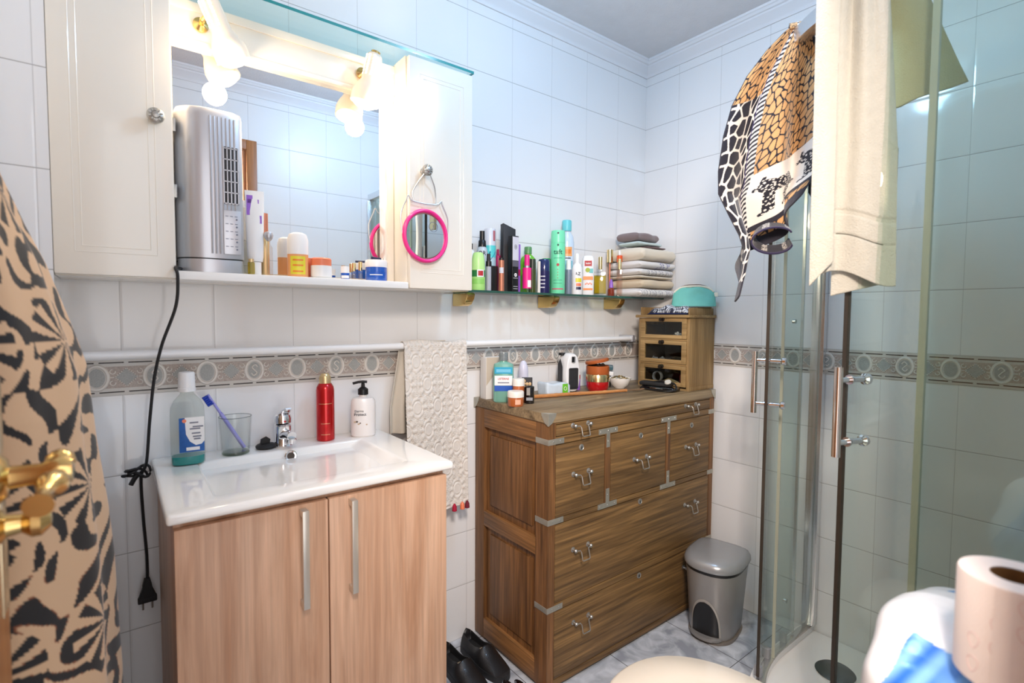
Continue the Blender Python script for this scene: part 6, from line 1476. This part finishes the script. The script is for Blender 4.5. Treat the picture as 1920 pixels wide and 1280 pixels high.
def Fb2(u, v): # folded-over strip on the left edge
    z = 1.925 - v * (.655 - .05 * u) ; s = -.072 + .040 * u + .004 * v; d = .034 + .006 * np.sin(u * 3) + .004 * np.sin(v * 9)
    return O2[0] + e2[0] * s + n2[0] * d + .40, O2[1] + e2[1] * s + n2[1] * d + 1.17, z
sheet('folded_edge', Fb2, 30, 200, bath, bt_, thick=.006)
def Fb3(u, v): # second layer showing below the outer hem
    z = 1.55 - v * (.30 - .028 * u); s = -.028 + .108 * u; d = -.004 + .006 * np.sin(u * 6)
    return O2[0] + e2[0] * s + n2[0] * d + .40, O2[1] + e2[1] * s + n2[1] * d + 1.17, z
sheet('under_layer', Fb3, 60, 80, bath, bt_, thick=.006)
def Fb4(u, v): # bend over the rail
    a = v * np.pi; d = -.030 + .048 * np.cos(a); s = -.062 + .112 * u + .006 * np.sin(a)
    return O2[0] + e2[0] * s + n2[0] * d + .40, O2[1] + e2[1] * s + n2[1] * d + 1.17, 1.922 + .016 * np.sin(a)
sheet('top_bend', Fb4, 40, 40, bath, bt_, thick=.006)
def Fb5(u, v): # shorter inner fall
    z = 1.925 - v * (.292 - .014 * np.sin(u * 3) - .045 * np.clip(u - .5, 0, 1) * 2); s = -.045 + .150 * u + .070 * v * u + .02 * v; d = -.060 + .010 * np.sin(u * 10 + 2 * v)
    return O2[0] + e2[0] * s + n2[0] * d + .40, O2[1] + e2[1] * s + n2[1] * d + 1.17, z
sheet('inner_fall', Fb5, 80, 120, pbr('bath_towel_shaded', rgb(200, 192, 152), .95, var=.05, vscale=50, bump=.9, bscale=420, sheen=.2), bt_, thick=.006)  # same cream towel, shade of the inner side put into an olive colour

# ================================================================== robe behind the open door
robe_m = attr_mat('robe_print', .75, .2, .2, 400, .001)
rb = thing('bathrobe', 'beige robe with bold black brushstroke print hanging at the left edge', 'robe', (-2.155, -.475, 0))
rz_ = np.array([.05, .30, .58, .634, .78, .867, .984, 1.113, 1.177, 1.282, 1.34, 1.43, 1.60, 1.72]); rx_ = np.array([.120, .116, .112, .110, .106, .100, .088, .080, .064, .034, .012, -.018, -.030, -.040])
def Frb(u, v):
    z = 1.70 - v * 1.55; a = (u * 1.25 - .15) * np.pi
    W = np.interp(z, rz_, rx_) + .055
    x = -.055 + np.maximum(W * np.sin(np.clip(a, 0, np.pi)) ** .6, .004) + .008 * np.sin(u * 34 + 3 * v) * np.clip(v * 2, .1, 1) * np.sin(np.clip(a, 0, np.pi))
    y = -np.cos(a) * (.06 + .13 * np.clip(v * 2.4, 0, 1))
    return x, y + .004 * np.sin(v * 12), z
BG, BK, RU, GY = np.array(lin((.80, .66, .52))), np.array(lin((.10, .09, .09))), np.array(lin((.50, .28, .16))), np.array(lin((.66, .62, .58)))
def strokes(x, y, seed=0):
    xx = x + .035 * np.sin(y * 21 + seed) + .02 * np.sin(y * 47 + x * 30); yy = y + .03 * np.sin(x * 24 + 1.3 * seed)
    f = np.sin(xx * 120 + 3.5 * np.sin(yy * 13)) * .9 + np.sin(yy * 96 + 4 * np.sin(xx * 17 + seed)) * .9 + .5 * np.sin((xx + yy) * 60)
    cx, cy = np.floor(x / .16) * .16 + .08, np.floor(y / .22) * .22 + .10
    r = np.hypot(x - cx, y - cy); th = np.arctan2(y - cy, x - cx); fan_ = np.sin(th * 11) - .3 + 6 * np.abs(r - .05)
    return np.where(r < .06, -fan_ * 1.2, f)
def Crb(u, v):
    x, y = u * .62, v * 1.55; f = strokes(x, y)
    k = (f > .32)[..., None]; c = np.where(k, BK, BG); edge = ((f > .22) & (f <= .32) & (v > .55))[..., None]; c = np.where(edge, RU, c)
    return c[..., 0], c[..., 1], c[..., 2]
sheet('robe_cloth', Frb, 260, 520, robe_m, rb, colf=Crb, thick=.003)
bm = NB(); tube(bm, smoothpts([(-.062, 0, 1.74), (-.03, 0, 1.735), (-.018, 0, 1.70), (-.02, .0, 1.66)], 5), .006, 10); build('hanging_loop', bm, rubber, rb)
hk = thing('wall_hook', 'dark metal wall hook carrying the robe', 'hook', (XL, -.475, 1.735)); bm = NB(); box(bm, 0, .006, -.015, .015, -.03, .03, .002); tube(bm, smoothpts([(.004, 0, .0), (.02, 0, -.004), (.034, 0, .004), (.036, 0, .018)], 5), .004, 10); build('hook_arm', bm, darkmetal, hk)
# grey patterned dressing gown, nearer and lower
gg = thing('grey_gown', 'blurred grey and black patterned garment at the lower left corner', 'robe', (-2.16, -.725, 0))
def Fg(u, v):
    z = .78 - v * .74; a = u * np.pi; W = .055 + .032 * v
    return -.05 + W * np.sin(a) ** .7, -np.cos(a) * (.02 + .02 * v), z
def Cg(u, v):
    f = strokes(u * .3 + 2, v * .7, 2); c = np.where((f > .25)[..., None], np.array(lin((.22, .22, .23))), GY); return c[..., 0], c[..., 1], c[..., 2]
sheet('gown_cloth', Fg, 120, 200, robe_m, gg, colf=Cg, thick=.003)
pg = thing('purple_cloth', 'dark purple cloth peeking out behind the patterned robe', 'cloth', (-2.165, -.225, 0))
def Fpc(u, v):
    return -.05 + (.09 + .030 * np.sin(v * 3.14)) * np.sin(u * np.pi * .9), -.015 + .03 * np.cos(u * np.pi), 1.02 - v * .10 + .01 * np.sin(u * 5)
sheet('cloth', Fpc, 40, 40, pbr('purple_fabric', rgb(84, 52, 92), .9, var=.1), pg, thick=.004)

# ================================================================== ceiling lamp
cl_ = thing('ceiling_lamp', 'round flush ceiling lamp with cool white diffuser', 'lamp', (-1.0, -.84, CEIL - .0005))
bm = NB(); lathe(bm, [(0, 0), (.15, 0), (.15, -.03), (.14, -.034), (.138, -.02), (0, -.02)], 48); build('lamp_body', bm, white, cl_)
bm = NB(); lathe(bm, [(.1375, -.022), (.1375, -.05), (.12, -.062), (.06, -.068), (0, -.069)], 48, cap=False); build('diffuser', bm, emis('cool_diffuser', (.66, .83, 1.0), 5.0), cl_)
